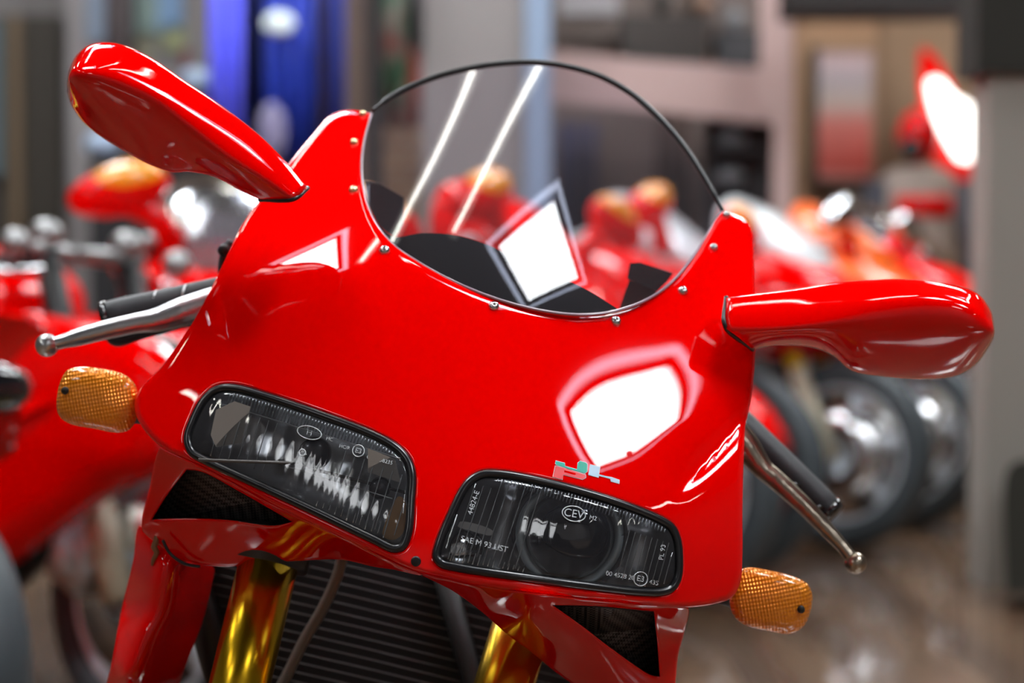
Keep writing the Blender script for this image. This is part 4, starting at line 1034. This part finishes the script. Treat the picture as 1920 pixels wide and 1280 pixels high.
adopt(bx('frame', 1530, 1640, 336, 347, 10.21, .05, bpy.data.materials['dark_frame']), t); adopt(bx('frame', 1530, 1640, 88, 99, 10.21, .05, tan), t); adopt(bx('frame', 1633, 1641, 98, 338, 10.21, .05, tan), t)
bx('cabinet', 1590, 1680, 350, 620, 10.0, .25, mat('brown_cabinet', (.06, .04, .03), .6), 'dark brown cabinet below the framed poster', 'cabinet')
# racing leathers on a mannequin, red tank panel on the wall
t = thing('racing_leathers', 'pale and red racing leathers on a stand with a red helmet on top', 'leathers', (WX(1725, 9.3), 9.3, 0))
c = Vector(Pt(1722, 400, 9.3)); b = MB(); rings = []
for z, w_, dpt in ((-.75,.10,.08),(-.45,.13,.10),(-.2,.16,.11),(.0,.19,.12),(.12,.20,.12),(.20,.15,.10),(.22,.06,.06)):
    rings.append([c+Vector((w_*math.cos(q), dpt*math.sin(q), z)) for q in np.linspace(0, 2*math.pi, 20, endpoint=False)])
b.loft(rings); adopt(b.obj('suit_body', mat('pale_leather', (.45, .36, .31), .5)), t)
for sg in (-1, 1):
    b = MB(); b.tube([c+Vector((sg*.17, 0, .14)), c+Vector((sg*.24, -.02, -.1)), c+Vector((sg*.22, -.06, -.38))], [.07, .06, .045], 12); adopt(b.obj('suit_sleeve', mat('dark_sleeve', (.07, .07, .09), .5)), t)
b = MB(); b.box(c+Vector((0, -.115, .03)), (.26, .02, .10)); adopt(b.obj('chest_band', M['redbg']), t)
b = MB(); b.tube([(c.x, c.y, c.z-.7), (c.x, c.y, .03)], .03, 10); b.tube([(c.x, c.y, .03), (c.x, c.y, 0)], .18, 20); adopt(b.obj('stand', M['black']), t)
o = ell(MB(), Pt(1722, 256, 9.3), (.10, .12, .13)).obj('racing_helmet', M['redbg']); tag(o, 'red racing helmet with dark visor above the pale leathers', 'helmet')
v = ell(MB(), Pt(1708, 280, 9.2), (.055, .05, .055)).obj('visor', M['gloss'], o)
t = thing('bodywork_panel', 'glossy red bodywork panel with a white highlight made as a glowing patch, high beside the taupe pillar', 'bodywork', Pt(1785, 230, 9.6))
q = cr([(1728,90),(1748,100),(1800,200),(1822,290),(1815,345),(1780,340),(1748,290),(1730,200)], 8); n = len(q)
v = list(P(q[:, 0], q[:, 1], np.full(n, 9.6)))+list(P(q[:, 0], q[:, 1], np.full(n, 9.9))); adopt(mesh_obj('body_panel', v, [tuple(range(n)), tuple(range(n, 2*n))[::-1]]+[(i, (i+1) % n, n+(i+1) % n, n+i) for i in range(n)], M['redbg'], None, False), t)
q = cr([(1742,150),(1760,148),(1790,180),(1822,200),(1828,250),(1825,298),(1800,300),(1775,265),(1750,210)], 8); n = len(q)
v = list(P(q[:, 0], q[:, 1], np.full(n, 9.55)))+list(P(q[:, 0], q[:, 1], np.full(n, 9.6))); adopt(mesh_obj('painted_highlight', v, [tuple(range(n)), tuple(range(n, 2*n))[::-1]]+[(i, (i+1) % n, n+(i+1) % n, n+i) for i in range(n)], emitter('highlight_glow', (1, .95, .88), 2.2), None, False), t)  # blown-out highlight on the red panel, made as an emissive patch
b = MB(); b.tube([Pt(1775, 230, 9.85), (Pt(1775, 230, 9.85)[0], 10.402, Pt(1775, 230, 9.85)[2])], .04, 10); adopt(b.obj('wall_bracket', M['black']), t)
# right pillar and dark header
pr_m = mat('taupe_pillar', (.27, .25, .225), .8)
bx('pillar', 1850, 2150, 135, 1110, 5.5, .2, pr_m, 'broad taupe pillar filling the right edge', 'pillar')
o = bx('timber_header', 1480, 2150, -120, 22, 8.3, .4, mat('header_timber', (.014, .011, .010), .8), 'dark overhead beam across the top right', 'beam')
bx('timber_header', 1828, 2150, -200, 138, 5.47, .26, mat('header_block', (.014, .013, .009), .8), 'dark block sitting on the taupe pillar', 'beam')
b = MB(); q = cr([(1886,1112),(1886,1112),(1884,900),(1895,872),(1920,862),(1960,872),(1975,900),(1978,1112),(1978,1112)], 10); n = len(q)
v = list(P(q[:, 0], q[:, 1], np.full(n, 5.2)))+list(P(q[:, 0], q[:, 1], np.full(n, 5.4))); o = mesh_obj('litter_bin', v, [tuple(range(n)), tuple(range(n, 2*n))[::-1]]+[(i, (i+1) % n, n+(i+1) % n, n+i) for i in range(n)], mat('bin_dark', (.02, .02, .014), .6), None, False); tag(o, 'dark round-topped bin at the foot of the taupe pillar', 'bin')
# left half
bx('partition', -300, 400, -300, 700, 9.6, .15, mat('taupe_partition', (.16, .145, .14), .8), 'grey-brown partition wall on the left', 'wall')
t = thing('doorway', 'dark brown doorway in the partition at the far left', 'doorway', (WX(40, 9.5), 9.5, 0))
adopt(bx('door_leaf', -200, 118, 32, 860, 9.52, .06, mat('door_leaf', (.035, .028, .02), .6)), t); adopt(bx('door_post', 22, 42, 32, 860, 9.46, .06, mat('door_post', (.12, .08, .045), .6)), t); adopt(bx('door_glass', -30, 8, 40, 330, 9.48, .03, mat('door_glass', (.10, .13, .14), .2)), t)
bx('steel_post', 132, 190, -200, 860, 9.3, .2, mat('light_grey_post', (.22, .20, .20), .7), 'light grey upright post beside the dark doorway', 'post')
bx('timber_post', 202, 245, -200, 700, 9.4, .15, mat('dark_post', (.06, .045, .045), .7), 'dark brown upright post right of the light grey one', 'post')
for i, (x0, x1, y0, y1, c, lb) in enumerate(((250,300,-40,70,(.16,.22,.20),'faded green-grey poster'),(300,345,-40,60,(.12,.20,.32),'faded blue poster'),(310,350,50,95,(.22,.23,.12),'faded olive poster'),(165,200,-10,80,(.14,.17,.22),'faded blue-grey poster on the light grey post'),(262,290,60,200,(.20,.19,.13),'faded buff poster'),(345,356,90,130,(.18,.05,.05),'narrow dark red poster'))):
    bx('poster', x0, x1, y0, y1, 9.25 if x0 < 200 else 9.57, .02, mat('poster_%d' % i, c, .6), lb+' behind the left mirror', 'poster')
for x, y, lb in ((192,272,'pale blue helmet on the dark counter, below the left mirror'),(368,152,'pale blue helmet behind the stem of the left mirror')):
    o = ell(MB(), Pt(x, y, 9.0 if x < 300 else 9.5), (.085, .09, .065)).obj('helmet', mat('pale_blue_helmet', (.36, .46, .62), .3, coat=1)); tag(o, lb, 'helmet')
o = bx('counter', 170, 640, 300, 870, 8.8, .5, mat('black_counter', (.012, .012, .014), .5), 'long black counter behind the left-hand bikes', 'counter')
# blue leathers hanging
def cloth(name, px0, px1, py0, py1, d, m, lab, folds=5, cat='leathers', group=None):
    n = 40; b = MB(); rows = []
    for yy in (py0, (py0+py1)/2, py1):
        row = []
        for k in range(n+1):
            t = k/n; dd = d+.04*math.sin(t*folds*6.28)+.02*math.sin(t*folds*2.3*6.28+1); row.append(Pt(px0+(px1-px0)*t, yy, dd))
        for k in range(n, -1, -1):
            t = k/n; dd = d+.05+.04*math.sin(t*folds*6.28)+.02*math.sin(t*folds*2.3*6.28+1); row.append(Pt(px0+(px1-px0)*t, yy, dd))
        rows.append(row)
    b.loft(rows); o = b.obj(name, m); tag(o, lab, cat, group); return o
cloth('hanging_banner', 392, 455, -60, 300, 8.6, mat('violet_blue_cloth', (.16, .17, .92), .5), 'bright violet-blue hanging banner, leftmost of the blue ones', 2, 'banner')
cloth('hanging_banner', 455, 500, -60, 300, 8.7, mat('deep_navy_cloth', (.012, .02, .12), .5), 'dark navy hanging banner between two brighter blue ones', 2, 'banner')
o = cloth('hanging_banner', 497, 588, -60, 300, 8.55, mat('royal_blue_cloth', (.025, .055, .45), .45), 'royal blue hanging banner with a white oval badge', 3, 'banner')
ell(MB(), Pt(523, 44, 8.45), (.068, .02, .05)).obj('white_badge', mat('white_badge', (.75, .85, .85), .5), o)
ell(MB(), Pt(510, 245, 8.45), (.06, .02, .12)).obj('pale_print', mat('pale_print', (.2, .18, .3), .5), o)
cloth('hanging_banner', 588, 606, -60, 300, 8.8, M['black'], 'narrow black hanging banner beside the royal blue one', 1, 'banner')
cloth('hanging_banner', 608, 646, -60, 330, 8.65, mat('mid_blue_cloth', (.025, .04, .25), .5), 'narrow mid-blue hanging banner, rightmost of the blue ones', 1, 'banner')
bx('timber_post', 645, 692, -200, 700, 8.8, .2, mat('tan_post', (.20, .14, .11), .7), 'tan upright post right of the blue banners', 'post')
bx('steel_post', 692, 716, -200, 700, 8.7, .15, M['black'], 'slim black upright post left of the colourful jacket', 'post')
jm = mat('jacket_print', (.3, .3, .2), .6); tint(jm, 3.2, (.05, .22, .12), (.50, .38, .12), 2)
cr2 = [n_ for n_ in jm.node_tree.nodes if n_.type == 'VALTORGB'][0]; cr2.color_ramp.interpolation = 'LINEAR'
for p, c in ((.44, (.35, .32, .28)), (.56, (.42, .04, .03))): e = cr2.color_ramp.elements.new(p); e.color = (*c, 1)
cloth('hanging_jacket', 720, 764, -60, 240, 8.75, jm, 'hanging jacket in green, cream, red and yellow patches', 2, 'jacket')
cloth('hanging_banner', 764, 792, -60, 90, 8.6, M['black'], 'black hanging cloth against the wide grey pillar', 1, 'banner')
cloth('hanging_jacket', 768, 790, 90, 240, 8.72, mat('red_sleeve', (.35, .03, .03), .5), 'dark red hanging sleeve against the wide grey pillar', 1, 'jacket')
cloth('hanging_jacket', 1045, 1120, 230, 430, 9.93, mat('indigo_jacket', (.09, .085, .15), .5), 'dusky indigo jacket hanging behind the right half of the screen', 2, 'jacket')
cloth('hanging_jacket', 1230, 1290, 200, 420, 9.93, mat('umber_jacket', (.10, .06, .05), .5), 'umber jacket hanging behind the right edge of the screen', 2, 'jacket')
